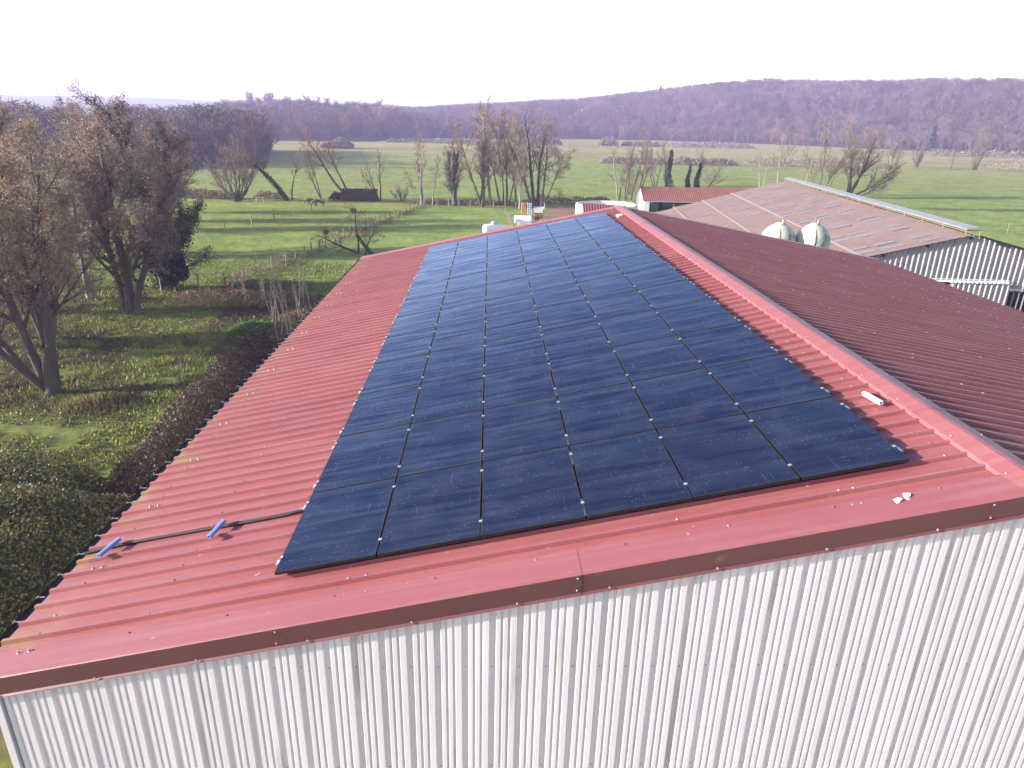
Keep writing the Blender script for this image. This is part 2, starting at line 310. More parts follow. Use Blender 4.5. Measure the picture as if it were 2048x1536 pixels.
def ground_tint(x, y):
    n1 = vnoise(x, y, 9, 11); n2 = vnoise(x, y, 2.3, 12); n3 = vnoise(x, y, 34, 13); n4 = vnoise(x, y, 0.8, 14)
    green = np.array([0.180, 0.240, 0.070]); lush = np.array([0.140, 0.235, 0.056]); olive = np.array([0.210, 0.205, 0.066])
    straw = np.array([0.23, 0.185, 0.088]); mud = np.array([0.085, 0.062, 0.045]); wood = np.array([0.050, 0.036, 0.030])
    def mixc(c, d, w): return c*(1-w[:, None])+d*w[:, None]
    c = np.tile(green, (len(x), 1))
    r = np.hypot(x-CAM.x, y-CAM.y); a = np.degrees(np.arctan2(x-CAM.x, y-CAM.y))
    c = mixc(c, olive, 0.55*n3*sstep(100, 200, r))
    c = mixc(c, np.array([0.30, 0.275, 0.14]), 0.85*sstep(200, 420, r))
    # horse paddock: yellower, streaky
    pad = sstep(-7.0, -10, x+(112-y)*0.13)*sstep(118, 112, y)*sstep(52, 60, y)
    c = mixc(c, olive*np.array([0.92, 1.12, 0.9]), pad*(0.25+0.75*sstep(0.35, 0.65, vnoise(x*0.35, y, 5, 15))))
    # rough pasture beside the barn
    rough = sstep(58, 46, y)*sstep(0, -2, x)
    c = mixc(c, olive*np.array([0.92, 1.08, 0.9]), rough*0.8)
    c = mixc(c, np.array([0.14, 0.165, 0.040]), rough*sstep(0.45, 0.7, n1)*0.6)
    c = mixc(c, mud, rough*sstep(0.55, 0.75, n2)*0.75*sstep(22, 27, y))
    c = mixc(c, mud*1.1, rough*sstep(0.62, 0.8, n4)*0.6)
    c = mixc(c, lush*1.15, sstep(2.2, 0.8, np.hypot((x+13.3)/1.3, y-38.6))*0.9)
    c = mixc(c, mud*1.2, sstep(6, 3, np.hypot((x+13), (y-44)*1.4))*0.7)
    # ridge of dry grass across the far field, ditch lines
    for (p, w, k) in (((-30, 130, -5, 165), 3.0, 0.8), ((-46, 118, 14, 113), 2.2, 0.7), ((-60, 300, 20, 296), 3, .4), ((45, 300, 240, 262), 3, .4)):
        c = mixc(c, straw, sstep(w*1.8, w*0.4, seg(x, y, *p)+n2*2)*k)
    c = mixc(c, straw*0.9, sstep(260, 300, r)*sstep(0.5, 0.8, n3)*0.5)
    # darker strip in the right-hand meadow
    c = mixc(c, np.array([0.045, 0.075, 0.026]), sstep(3.2, 1.6, np.abs(y-121-(x-90)*0.02)+n2*1.2)*sstep(76, 84, x)*0.75)
    # track past the far end of the barn
    t = np.minimum(seg(x, y, 13.5, 60, 13.0, 102), seg(x, y, 13.0, 102, 15.5, 113))
    c = mixc(c, np.array([0.23, 0.150, 0.115]), sstep(3.6, 2.0, t+n2*1.0))
    t2 = np.minimum(seg(x, y, 6, 70, 8, 96), seg(x, y, 2, 78, 12, 78))
    c = mixc(c, np.array([0.20, 0.16, 0.08]), sstep(2.6, 1.0, t2+n2)*0.7)
    # farm yard round the buildings
    yard = sstep(2, -1, np.maximum(np.maximum(4-x, x-48), np.maximum(y-90, -40-y)))
    c = mixc(c, np.array([0.42, 0.39, 0.36]), yard*0.95)
    # woodland floor
    hb = np.interp(a, _ha, _hb); wf = sstep(hb-4, hb+4, r)*(a > -21)*(r < 1400)
    wl = (sstep(203, 208, r)*sstep(340, 330, r)*(a < -17.0))
    c = mixc(c, wood, np.maximum(wf*1.0, wl))
    c = mixc(c, np.array([0.10, 0.16, 0.06]), sstep(1000, 1400, r))
    c = c*(1+0.22*sstep(55, 75, r)*(1-np.maximum(wf, wl)))[:, None]
    return c*(0.86+0.28*n4[:, None])

def build_ground():
    th = np.radians(np.concatenate([np.arange(-180, -62, 6), np.arange(-62, -44, 1.0), np.arange(-44, 50, 0.22), np.arange(50, 66, 1.0), np.arange(66, 180, 6)]))
    rr = np.concatenate([[0.0, 6.0], np.geomspace(9, 3500, 450)])
    T, R = np.meshgrid(th, rr); x = (CAM.x+R*np.sin(T)).ravel(); y = (CAM.y+R*np.cos(T)).ravel(); z = height(x, y)
    nt_, nr = len(th), len(rr)
    i = np.arange(nr-1)[:, None]*nt_+np.arange(nt_)[None, :]; j = np.arange(nr-1)[:, None]*nt_+(np.arange(nt_)+1)[None, :] % nt_
    F = np.stack([i, j, j+nt_, i+nt_], -1).reshape(-1, 4).astype(np.int32)
    me = bpy.data.meshes.new('ground'); V = np.stack([x, y, z], 1).astype(np.float32)
    me.vertices.add(len(V)); me.vertices.foreach_set('co', V.ravel())
    me.loops.add(F.size); me.loops.foreach_set('vertex_index', F.ravel()); me.polygons.add(len(F)); me.polygons.foreach_set('loop_start', np.arange(len(F), dtype=np.int32)*4)
    me.polygons.foreach_set('use_smooth', np.ones(len(F), bool))
    at = me.color_attributes.new('tint', 'FLOAT_COLOR', 'POINT'); c = np.ones((len(V), 4), np.float32); c[:, :3] = ground_tint(x, y); at.data.foreach_set('color', c.ravel())
    m = bpy.data.materials.new('pasture'); m.use_nodes = True; N, L = nodes(m); b = N['Principled BSDF']; b.inputs['Roughness'].default_value = 0.95; b.inputs['Specular IOR Level'].default_value = 0.1
    a = N.new('ShaderNodeAttribute'); a.attribute_name = 'tint'; tc = N.new('ShaderNodeTexCoord')
    n = N.new('ShaderNodeTexNoise'); n.inputs['Scale'].default_value = 1.3; n.inputs['Detail'].default_value = 8; n.inputs['Roughness'].default_value = 0.75; L.new(tc.outputs['Object'], n.inputs['Vector'])
    r = N.new('ShaderNodeValToRGB'); r.color_ramp.elements[0].position = 0.3; r.color_ramp.elements[1].position = 0.72
    r.color_ramp.elements[0].color = (0.55, 0.55, 0.5, 1); r.color_ramp.elements[1].color = (1.35, 1.3, 1.2, 1); L.new(n.outputs[0], r.inputs[0])
    mx = N.new('ShaderNodeMix'); mx.data_type = 'RGBA'; mx.blend_type = 'MULTIPLY'; mx.inputs['Factor'].default_value = 1
    L.new(a.outputs['Color'], mx.inputs['A']); L.new(r.outputs[0], mx.inputs['B']); n5 = N.new('ShaderNodeTexNoise'); n5.inputs['Scale'].default_value = 0.16; n5.inputs['Detail'].default_value = 7; n5.inputs['Roughness'].default_value = 0.7; L.new(tc.outputs['Object'], n5.inputs['Vector'])
    r5 = N.new('ShaderNodeValToRGB'); r5.color_ramp.elements[0].position = 0.36; r5.color_ramp.elements[1].position = 0.66
    r5.color_ramp.elements[0].color = (0.74, 0.80, 0.72, 1); r5.color_ramp.elements[1].color = (1.2, 1.12, 1.08, 1); L.new(n5.outputs[0], r5.inputs[0])
    mx2 = N.new('ShaderNodeMix'); mx2.data_type = 'RGBA'; mx2.blend_type = 'MULTIPLY'; mx2.inputs['Factor'].default_value = 1
    L.new(mx.outputs['Result'], mx2.inputs['A']); L.new(r5.outputs[0], mx2.inputs['B']); L.new(mx2.outputs['Result'], b.inputs['Base Color'])
    bp = N.new('ShaderNodeBump'); bp.inputs['Strength'].default_value = 0.5; bp.inputs['Distance'].default_value = 0.12; L.new(n.outputs[0], bp.inputs['Height']); L.new(bp.outputs[0], b.inputs['Normal'])
    me.materials.append(m); me.update(calc_edges=True)
    o = bpy.data.objects.new('ground', me); COL.objects.link(o); o['kind'] = 'structure'
build_ground()
def gz(x, y): return float(height(np.array([x]), np.array([y]))[0])

# ------------------------------------------------------------------ main barn
TH, PH = RAD(12.0), RAD(10.2)
cT, sT, cP, sP = math.cos(TH), math.sin(TH), math.cos(PH), math.sin(PH)
OZ = 8.836
def rf(u, v, n): return Vector((u*cT-n*sT, v, OZ+u*sT+n*cT))           # left slope: u up the slope, v along, n out
RX, RZ = 7.615, 10.332
def rr_(d, v, n): return Vector((RX+d*cP+n*sP, v, RZ-d*sP+n*cP))        # right slope: d down from the ridge, n above the pan
PAN, RIB = -0.130, 0.042
V0, V1, PITCH, VR = -0.85, 22.30, 0.29, 0.949
barn = thing('barn', 'large barn with red ribbed metal roof carrying the solar panels and white ribbed gable', 'barn', (0, 0, 0))

def rib_profile():
    pts = [(V0, 0.0)]; k = math.ceil((V0+0.05-VR)/PITCH); i = 0
    while VR+k*PITCH < V1-0.05:
        c = VR+k*PITCH; lap = 0.005 if k % 4 == 0 else 0.0
        pts += [(c-0.036, 0), (c-0.024, RIB+lap), (c+0.018, RIB+lap)]
        if lap: pts += [(c+0.0405, 0.007), (c+0.046, 0.007), (c+0.0465, 0)]
        else: pts += [(c+0.040, 0)]
        k += 1
    return pts+[(V1, 0.0)]
PROF = rib_profile()
mb = MB(); us = [-3.0, -1.5, 0.2, 2.0, 4.0, 6.0, 7.70]
mb.grid([[rf(u, v, PAN+h) for v, h in PROF] for u in us]); mb.f = [f[::-1] for f in mb.f]
# screws through the rib tops along the purlins
rng = random.Random(4)
for u in (-2.55, -1.32, -0.1, 7.32):
    k = math.ceil((V0+0.1-VR)/PITCH)
    while VR+k*PITCH < V1-0.1:
        c = VR+k*PITCH; uu = u+rng.uniform(-.03, .03)
        if 0 < c < 21 and -0.05 < uu < 6.95: k += 1; continue
        if u == -2.55 and k % 5 == 0:
            for e in (-0.05, 0.07): mb.tube([rf(uu+e, c, PAN+RIB), rf(uu+e, c, PAN+RIB+0.035)], 0.010, 6, 1); mb.dome(rf(uu+e, c, PAN+RIB), 0.022, rf(0, 0, 1)-rf(0, 0, 0), 6, 1)
        elif rng.random() < 0.7: mb.dome(rf(uu, c, PAN+RIB-0.002), 0.017, rf(0, 0, 1)-rf(0, 0, 0), 6, 2 if rng.random() < .75 else 1)
        k += 1
for u in (0.9, 1.05, 2.75, 2.9, 4.4, 4.55, 6.05, 6.2):
    for c in (VR-4*PITCH, VR-5*PITCH):
        if rng.random() < 0.75: mb.dome(rf(u+rng.uniform(-.05, .05), c, PAN+RIB-0.002), 0.020, rf(0, 0, 1)-rf(0, 0, 0), 7, 1)
mb.build('roof', [M['red'], M['screw'], M['screw_dark']], barn)
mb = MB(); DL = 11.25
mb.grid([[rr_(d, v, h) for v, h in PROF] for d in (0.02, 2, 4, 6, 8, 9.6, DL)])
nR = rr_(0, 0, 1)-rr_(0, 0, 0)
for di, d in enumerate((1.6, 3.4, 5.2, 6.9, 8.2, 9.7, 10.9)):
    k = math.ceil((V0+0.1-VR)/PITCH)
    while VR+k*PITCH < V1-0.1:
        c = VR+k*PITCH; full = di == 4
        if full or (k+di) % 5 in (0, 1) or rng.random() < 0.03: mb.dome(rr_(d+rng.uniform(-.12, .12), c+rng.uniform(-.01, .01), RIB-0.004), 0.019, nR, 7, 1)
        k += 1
mb.build('roof', [M['red_shaded'], M['screw']], barn)
# ridge cap in overlapping lengths
mb = MB(); ed = [V0-0.01, 1.14, 3.8, 6.48, 9.15, 11.8, 14.5, 17.1, 19.8, V1+0.01]
for i in range(len(ed)-1):
    a, b = ed[i]-(0.06 if i else 0), ed[i+1]; e = 0.003*(i % 2)
    P = lambda v: [rf(7.545, v, PAN+0.012), rf(7.555, v, -0.083+e), rf(7.560, v, -0.075+e), Vector((7.585, v, 10.400+e)), Vector((7.645, v, 10.402+e)), rr_(0.20, v, 0.060+e), rr_(0.205, v, 0.048+e), rr_(0.21, v, 0.030)]
    mb.grid([P(a), P(b)])
    Q = lambda v: [p-Vector((0, 0, .002)) for p in P(v)]
    mb.add(P(a)[:4]+[p-Vector((0, 0, .02)) for p in P(a)[:4]], [(0, 1, 5, 4), (1, 2, 6, 5), (2, 3, 7, 6)])
    for vv in np.arange(a+0.4, b, 0.87): mb.dome(rf(7.60, vv, -0.067+e), 0.013, rf(0, 0, 1)-rf(0, 0, 0), 6, 1); mb.dome(rr_(0.17, vv, 0.062), 0.012, nR, 6, 1)
mb.build('ridge_cap', [M['trim'], M['screw']], barn)
# verge trims on the gable edges: top flange, fascia, drip lip, in lengths with open laps
def verge(us_, f, sgn, lens, y0, out):
    mb = MB()
    for i in range(len(lens)-1):
        a, b = lens[i], lens[i+1]; e = 0.003*(i % 2); ov = 0.07 if i < len(lens)-2 else 0
        P = lambda u: [f(u, y0-out*0.42, PAN+0.004), f(u, y0-out*0.418, -0.086+e), f(u, y0-out*0.405, -0.080+e), f(u, y0-out*0.010, -0.076+e), f(u, y0+out*e, -0.084+e)]
        def Pz(u):
            p = P(u); q = p[-1]; p += [q+Vector((0, 0, -0.205)), q+Vector((0, out*0.018, -0.222)), q+Vector((0, out*0.024, -0.216)), q+Vector((0, out*0.026, -0.224)), q+Vector((0, -out*0.02, -0.232))]; return p
        rows = [Pz(a), Pz((a+b)/2), Pz(b+ov)]
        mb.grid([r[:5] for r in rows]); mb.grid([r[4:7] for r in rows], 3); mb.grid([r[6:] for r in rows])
        for uu in np.arange(min(a, b)+0.35, max(a, b), 1.05):
            q = f(uu, y0+out*0.004, -0.084); mb.dome(q+Vector((0, out*0.012, -0.19)), 0.014, (0, out, 0.2), 6, 1)
            mb.dome(f(uu+.2, y0-out*0.36, -0.079), 0.014, (0, 0, 1), 6, 2 if int(uu*7) % 2 else 1)
        for hh in (-0.03, -0.17):
            if i: mb.dome(f(a+0.03, y0+out*0.004, -0.084)+Vector((0, 0, hh)), 0.012, (0, out, 0), 6, 1)
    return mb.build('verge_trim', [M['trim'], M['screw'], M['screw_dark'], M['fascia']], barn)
fr = lambda d, v, n: rr_(d, v, n-PAN)
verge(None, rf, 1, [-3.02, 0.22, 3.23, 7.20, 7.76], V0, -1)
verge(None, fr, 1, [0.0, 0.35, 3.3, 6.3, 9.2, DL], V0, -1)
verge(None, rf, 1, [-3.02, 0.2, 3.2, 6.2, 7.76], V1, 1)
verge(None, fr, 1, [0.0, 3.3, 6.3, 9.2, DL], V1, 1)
# gable wall: ribbed cladding
def ribwall(x0, x1, period, prof, ztop, z0, base, out, name, m, parent, screws=True):
    mb = MB(); top = []; bot = []; x = x0
    while x < x1:
        for fx, w in prof:
            xx = x+fx*period
            if xx > x1: break
            top.append(Vector((xx, base+out*w, ztop(xx)))); bot.append(Vector((xx, base+out*w, z0)))
        x += period
    mb.grid([bot, top] if out < 0 else [top, bot])
    if screws:
        for r, (zz, st) in enumerate(((8.283, 1), (6.913, 2), (5.5, 2), (4.1, 2), (9.6, 1))):
            x = x0; k = 0
            while x < x1-.1:
                xx = x+0.025
                if k % st == 0 and zz < ztop(xx)-.3: mb.dome((xx, base+out*-0.038, zz+0.004*math.sin(k*3)), 0.0095, (0, out, 0), 6, 1)
                x += period; k += 1
    return mb.build(name, [m, M['screw']], parent)
WP = [(0.0, -0.040), (0.165, -0.040), (0.23, 0.0), (0.37, 0.0), (0.39, -0.018), (0.435, -0.018), (0.49, 0.0), (0.63, 0.0), (0.65, -0.018), (0.695, -0.018), (0.75, 0.0), (0.955, 0.0), (0.995, -0.040)]
def ztopL(x): return (OZ+((x+0.2079*0.13)/cT)*sT-0.13*cT-0.06) if x < 7.6 else RZ-(x-RX)*math.tan(PH)-0.06
WX0, WX1 = -2.60, 18.45
ribwall(WX0, WX1, 0.276, WP, ztopL, 0.0, V0+0.010, -1, 'wall', M['clad'], barn)
ribwall(WX0, WX1, 0.276, WP, ztopL, 0.0, V1-0.03, 1, 'wall', M['clad'], barn, False)
for xx, sx in ((WX0, -1), (WX1, 1)):
    mb = MB(); top = []; bot = []; v = V0+0.03
    while v < V1-0.03:
        for fx, w in WP:
            vv = v+fx*0.276
            if vv > V1-0.03: break
            top.append(Vector((xx+sx*(w), vv, ztopL(xx)-0.02))); bot.append(Vector((xx+sx*(w), vv, 0)))
        v += 0.276
    mb.grid([top, bot] if sx < 0 else [bot, top]); mb.build('wall', M['clad'], barn)
mb = MB()
for a, b in (((WX0+.002, V0+.012), (WX0+.002, V1-.012)),):
    mb.box((WX0-0.012, V0+0.026, ztopL(WX0)/2), (0.07, 0.06, ztopL(WX0)-0.06))
mb.build('corner_trim', M['clad'], barn)
# gutter along the left eave
gp = []
for k in range(9):
    a = math.pi+math.pi*k/8; gp.append((0.068*math.cos(a), 0.062*math.sin(a)))
gp = [(-0.076, 0.008), (-0.076, -0.002)]+gp+[(0.066, 0.006)]
g0 = rf(-3.04, 0, PAN-0.01)
mb = MB(); mb.grid([[Vector((g0.x+x, v, g0.z+z)) for x, z in gp] for v in (V0-0.02, 5, 11, 17, V1+0.02)])
mb.grid([[Vector((g0.x+x*0.93, v, g0.z+z*0.93+.003)) for x, z in gp][::-1] for v in (V0-0.02, V1+0.02)])
gut = mb.build('gutter', M['gutter'], barn)
mb = MB()
mb.tube([(g0.x+x*1.03, 0, g0.z+z*1.03) for x, z in gp[1:]], 0.008, 5); mb.box((g0.x-0.035, 0, g0.z+0.012), (0.085, 0.020, 0.006)); mb.box((g0.x-0.078, 0, g0.z+0.012), (0.016, 0.04, 0.014))
br = mb.build('bracket', mat('bracket_grey', (0.22, 0.225, 0.24), (0.30, 0.305, 0.32), 6, 0.5), gut)
k = 0
for v in np.arange(V0+0.12, V1, 0.29*1.5):
    o = br if k == 0 else br.copy()
    if k: COL.objects.link(o); o.parent = gut
    o.location = (0, v, 0); k += 1

# ------------------------------------------------------------------ solar panels
def glass_mat():
    m = bpy.data.materials.new('solar_glass'); m.use_nodes = True; N, L = nodes(m); b = N['Principled BSDF']
    tc = N.new('ShaderNodeTexCoord'); oi = N.new('ShaderNodeObjectInfo')
    off = N.new('ShaderNodeVectorMath'); off.operation = 'MULTIPLY_ADD'; off.inputs[1].default_value = (1, 1, 1)
    sc = N.new('ShaderNodeVectorMath'); sc.operation = 'SCALE'; sc.inputs['Scale'].default_value = 37.0
    cmb = N.new('ShaderNodeCombineXYZ'); L.new(oi.outputs['Random'], cmb.inputs[0]); L.new(oi.outputs['Random'], cmb.inputs[1])
    L.new(cmb.outputs[0], sc.inputs[0]); L.new(tc.outputs['Object'], off.inputs[0]); L.new(sc.outputs[0], off.inputs[2])
    P = off.outputs[0]
    def math_(op, a, b_=None, clamp=False):
        n = N.new('ShaderNodeMath'); n.operation = op; n.use_clamp = clamp
        for i, x in enumerate((a, b_)):
            if x is None: continue
            if isinstance(x, (int, float)): n.inputs[i].default_value = x
            else: L.new(x, n.inputs[i])
        return n.outputs[0]
    def mixc(f, a, bcol):
        n = N.new('ShaderNodeMix'); n.data_type = 'RGBA'; L.new(f, n.inputs['Factor'])
        if isinstance(a, tuple): n.inputs['A'].default_value = (*a, 1)
        else: L.new(a, n.inputs['A'])
        n.inputs['B'].default_value = (*bcol, 1); return n.outputs['Result']
    sp = N.new('ShaderNodeSeparateXYZ'); L.new(tc.outputs['Object'], sp.inputs[0])
    # fine cell ribbons running up the slope and the half-cut joint across the middle
    fx = math_('FRACT', math_('MULTIPLY', sp.outputs['Y'], 1/0.019)); line = math_('LESS_THAN', fx, 0.22)
    cell = math_('LESS_THAN', math_('FRACT', math_('MULTIPLY', sp.outputs['X'], 1/0.184)), 0.018)
    half = math_('LESS_THAN', math_('ABSOLUTE', math_('SUBTRACT', sp.outputs['Y'], 0.861)), 0.006)
    col = mixc(math_('MULTIPLY', line, 0.35), (0.009, 0.011, 0.025), (0.022, 0.026, 0.052))
    col = mixc(math_('MAXIMUM', math_('MULTIPLY', cell, 0.5), math_('MULTIPLY', half, 0.9)), col, (0.004, 0.004, 0.008))
    # dew film: patchy haze, drops and short runs along the slope of the glass
    nz = N.new('ShaderNodeTexNoise'); nz.inputs['Scale'].default_value = 2.2; nz.inputs['Detail'].default_value = 5; L.new(P, nz.inputs['Vector'])
    mr = N.new('ShaderNodeMapRange'); mr.inputs['From Min'].default_value = 0.42; mr.inputs['From Max'].default_value = 0.75; mr.inputs['To Max'].default_value = 0.13; L.new(nz.outputs[0], mr.inputs[0])
    col = mixc(mr.outputs[0], col, (0.11, 0.115, 0.17))
    vo = N.new('ShaderNodeTexVoronoi'); vo.inputs['Scale'].default_value = 19; vo.inputs['Randomness'].default_value = 1; L.new(P, vo.inputs['Vector'])
    ring = math_('MULTIPLY', math_('LESS_THAN', vo.outputs['Distance'], 0.20), math_('GREATER_THAN', vo.outputs['Distance'], 0.06))
    sel = N.new('ShaderNodeSeparateColor'); L.new(vo.outputs['Color'], sel.inputs[0]); ring = math_('MULTIPLY', ring, math_('GREATER_THAN', sel.outputs[0], 0.5))
    ring = math_('MULTIPLY', ring, math_('GREATER_THAN', nz.outputs[0], 0.44))
    col = mixc(math_('MULTIPLY', ring, 0.5), col, (0.085, 0.10, 0.19))
    mp = N.new('ShaderNodeMapping'); mp.inputs['Scale'].default_value = (48, 1.6, 1); L.new(P, mp.inputs[0])
    n2 = N.new('ShaderNodeTexNoise'); n2.inputs['Scale'].default_value = 1.0; n2.inputs['Detail'].default_value = 1; L.new(mp.outputs[0], n2.inputs['Vector'])
    run = math_('GREATER_THAN', n2.outputs[0], 0.75); col = mixc(math_('MULTIPLY', run, 0.45), col, (0.09, 0.115, 0.22))
    L.new(col, b.inputs['Base Color'])
    b.inputs['Specular IOR Level'].default_value = 0.0
    # bands of dew across the slope make the sheen uneven
    mp2 = N.new('ShaderNodeMapping'); mp2.inputs['Scale'].default_value = (0.9, 11, 1); L.new(P, mp2.inputs[0])
    n3 = N.new('ShaderNodeTexNoise'); n3.inputs['Scale'].default_value = 1.0; n3.inputs['Detail'].default_value = 4; n3.inputs['Roughness'].default_value = 0.75; L.new(mp2.outputs[0], n3.inputs['Vector'])
    r2 = N.new('ShaderNodeMapRange'); r2.inputs['From Min'].default_value = 0.3; r2.inputs['From Max'].default_value = 0.7; r2.inputs['To Min'].default_value = 0.06; r2.inputs['To Max'].default_value = 0.26; L.new(n3.outputs[0], r2.inputs[0])
    L.new(r2.outputs[0], b.inputs['Roughness'])
    mp4 = N.new('ShaderNodeMapping'); mp4.inputs['Scale'].default_value = (0.45, 6.5, 1); L.new(P, mp4.inputs[0])
    n4 = N.new('ShaderNodeTexNoise'); n4.inputs['Scale'].default_value = 1.0; n4.inputs['Detail'].default_value = 5; n4.inputs['Roughness'].default_value = 0.7; L.new(mp4.outputs[0], n4.inputs['Vector'])
    r5 = N.new('ShaderNodeMapRange'); r5.inputs['From Min'].default_value = 0.38; r5.inputs['From Max'].default_value = 0.62; r5.inputs['To Min'].default_value = 0.0; r5.inputs['To Max'].default_value = 1.0; L.new(n4.outputs[0], r5.inputs[0])
    bp = N.new('ShaderNodeBump'); bp.inputs['Strength'].default_value = 0.5; bp.inputs['Distance'].default_value = 0.006
    L.new(n3.outputs[0], bp.inputs['Height']); L.new(bp.outputs[0], b.inputs['Normal'])
    # anti-reflective coat: the mirror reflection comes back blue
    g = N.new('ShaderNodeBsdfGlossy'); L.new(r2.outputs[0], g.inputs['Roughness']); L.new(bp.outputs[0], g.inputs['Normal'])
    gm = N.new('ShaderNodeMix'); gm.data_type = 'RGBA'; gm.inputs['A'].default_value = (0.19, 0.25, 0.54, 1); gm.inputs['B'].default_value = (0.64, 0.80, 1.0, 1); L.new(r5.outputs[0], gm.inputs['Factor']); L.new(gm.outputs['Result'], g.inputs['Color'])
    fr_ = N.new('ShaderNodeFresnel'); fr_.inputs['IOR'].default_value = 1.85; L.new(bp.outputs[0], fr_.inputs['Normal'])
    ms = N.new('ShaderNodeMixShader'); L.new(fr_.outputs[0], ms.inputs[0]); L.new(b.outputs[0], ms.inputs[1]); L.new(g.outputs[0], ms.inputs[2]); L.new(ms.outputs[0], N['Material Output'].inputs['Surface'])
    return m
M['glass'] = glass_mat()
PU, PV, PT = 1.134, 1.722, 0.035
GU, GV = 1.154, 1.742
# panel local frame: x up the slope, y along the roof, z out of the glass
mb = MB(); w = 0.013
mb.box((w/2, PV/2, PT/2), (w, PV, PT)); mb.box((PU-w/2, PV/2, PT/2), (w, PV, PT)); mb.box((PU/2, w/2, PT/2), (PU-2*w, w, PT)); mb.box((PU/2, PV-w/2, PT/2), (PU-2*w, w, PT))
mb.box((PU/2, PV/2, 0.010), (PU-2*w, PV-2*w, 0.006))
frame0 = mb.build('frame', M['frame'])
mb = MB(); mb.box((PU/2, PV/2, PT-0.006), (PU-2*w-0.001, PV-2*w-0.001, 0.008)); glass0 = mb.build('glass', M['glass'])
mb = MB(); mb.box((0, 0, 0.003), (0.040, 0.036, 0.006)); mb.box((0, 0, -0.03), (0.014, 0.03, 0.06)); mb.dome((0, 0, 0.006), 0.008); clamp0 = mb.build('clamp', M['alu'])
mb = MB(); mb.box((0.004, 0, 0.003), (0.030, 0.040, 0.006)); mb.box((-0.013, 0, -0.022), (0.006, 0.040, 0.050)); mb.box((-0.03, 0.0, -0.049), (0.045, 0.040, 0.006)); mb.box((-0.03, 0.0, -0.07), (0.07, 0.055, 0.040)); mb.box((-0.065, -0.004, -0.058), (0.02, 0.10, 0.012))
endclamp0 = mb.build('end_clamp', M['alu'])
mb = MB(); mb.box((0, 0, -0.02), (0.05, 0.34, 0.018)); mb.box((-0.018, 0, -0.03), (0.012, 0.34, 0.045)); mb.box((0.018, 0, -0.03), (0.012, 0.34, 0.045)); rail0 = mb.build('mini_rail', M['alu'])
ORD = ['first', 'second', 'third', 'fourth', 'fifth', 'sixth', 'seventh', 'eighth', 'ninth', 'tenth', 'eleventh', 'twelfth']
first = True
def place(o, parent, loc, rot=None, fresh=False):
    c = o.copy(); COL.objects.link(c); c.parent = parent; c.location = loc
    if rot is not None: c.rotation_euler = rot
    return c
for i in range(6):
    for j in range(12):
        cw = 'column nearest the eave' if i == 0 else 'column nearest the ridge' if i == 5 else ORD[i]+' column from the eave'
        rw = 'nearest row' if j == 0 else 'farthest row' if j == 11 else ORD[j]+' row from near gable'
        p = thing('solar_panel', 'black solar panel in the %s, %s' % (cw, rw), 'solar panel', rf(i*GU+0.01, j*GV+0.01, -PT), 0, 'solar panels on the barn roof')
        p.rotation_euler = (0, -TH, 0)
        place(frame0, p, (0, 0, 0)); place(glass0, p, (0, 0, 0))
        for vv in (0.285, 1.475):
            if i < 5: place(clamp0, p, (PU+0.01, vv, PT+0.001))
            else: place(endclamp0, p, (PU, vv, PT+0.001), (0, 0, math.pi))
            if i == 0: place(endclamp0, p, (0, vv, PT+0.001))
            place(rail0, p, (PU+0.01, vv, -0.005))
for o in (frame0, glass0, clamp0, endclamp0, rail0): bpy.data.objects.remove(o)

# ------------------------------------------------------------------ loose things on the roof
def rail_piece(label, u, v, L, ang, n, m, rise=0.05):
    mb = MB(); a = 0.05
    mb.box((0, 0, 0.004), (a, L, 0.008)); mb.box((-a/2+0.004, 0, 0.024), (0.008, L, 0.034)); mb.box((a/2-0.004, 0, 0.024), (0.008, L, 0.034))
    mb.box((-a/2+0.012, 0, 0.041), (0.022, L, 0.006)); mb.box((a/2-0.012, 0, 0.041), (0.022, L, 0.006)); mb.box((0, 0, 0.046), (0.012, L, 0.004))
    o = mb.build('mounting_rail', m); tag(o, label, 'mounting rail', 'spare aluminium mounting rails on the roof')
    o.location = rf(u, v, n); o.rotation_euler = (Matrix.Rotation(-TH, 3, 'Y') @ Matrix.Rotation(ang, 3, 'Z')).to_euler()
    return o
rail_piece('short blue tinted aluminium rail over the black conduit, next to the gutter', -2.60, 1.33, 0.37, RAD(-14), -0.055, M['blue_sky_tint'])
rail_piece('short blue tinted aluminium rail over the black conduit, between gutter and panels', -1.15, 1.30, 0.37, RAD(-10), -0.055, M['blue_sky_tint'])
rail_piece('bright white aluminium rail lying loose across ribs beside the ridge cap', 7.36, 1.62, 0.36, RAD(6), PAN+RIB+0.004, M['white_plastic'])
mb = MB(); pts = [rf(u, 1.475+0.012*math.sin(u*2.3)+(-0.10*max(0, -u-2.55)), PAN+0.022+(0.02 if u > -0.3 else 0)) for u in np.linspace(-2.98, 0.12, 22)]
e = pts[0]; pts = [e+Vector((-0.06, -0.02, -0.35)), e+Vector((-0.075, -0.01, -0.10)), e+Vector((-0.05, 0, 0.0))]+pts
mb.tube(pts, 0.020, 8); o = mb.build('cable_conduit', M['plastic_black'], smooth=True); tag(o, 'black cable conduit running from the panels down to the gutter', 'conduit')
mb = MB(); mb.box((0, 0, 0.03), (0.17, 0.22, 0.06)); mb.box((0, 0, 0.066), (0.19, 0.24, 0.012)); o = mb.build('roof_vent', M['white_plastic']); o.location = rf(7.30, 19.6, PAN+RIB); o.rotation_euler = (0, -TH, 0.2)
tag(o, 'small white block on the red roof near the far end of the ridge', 'roof vent')
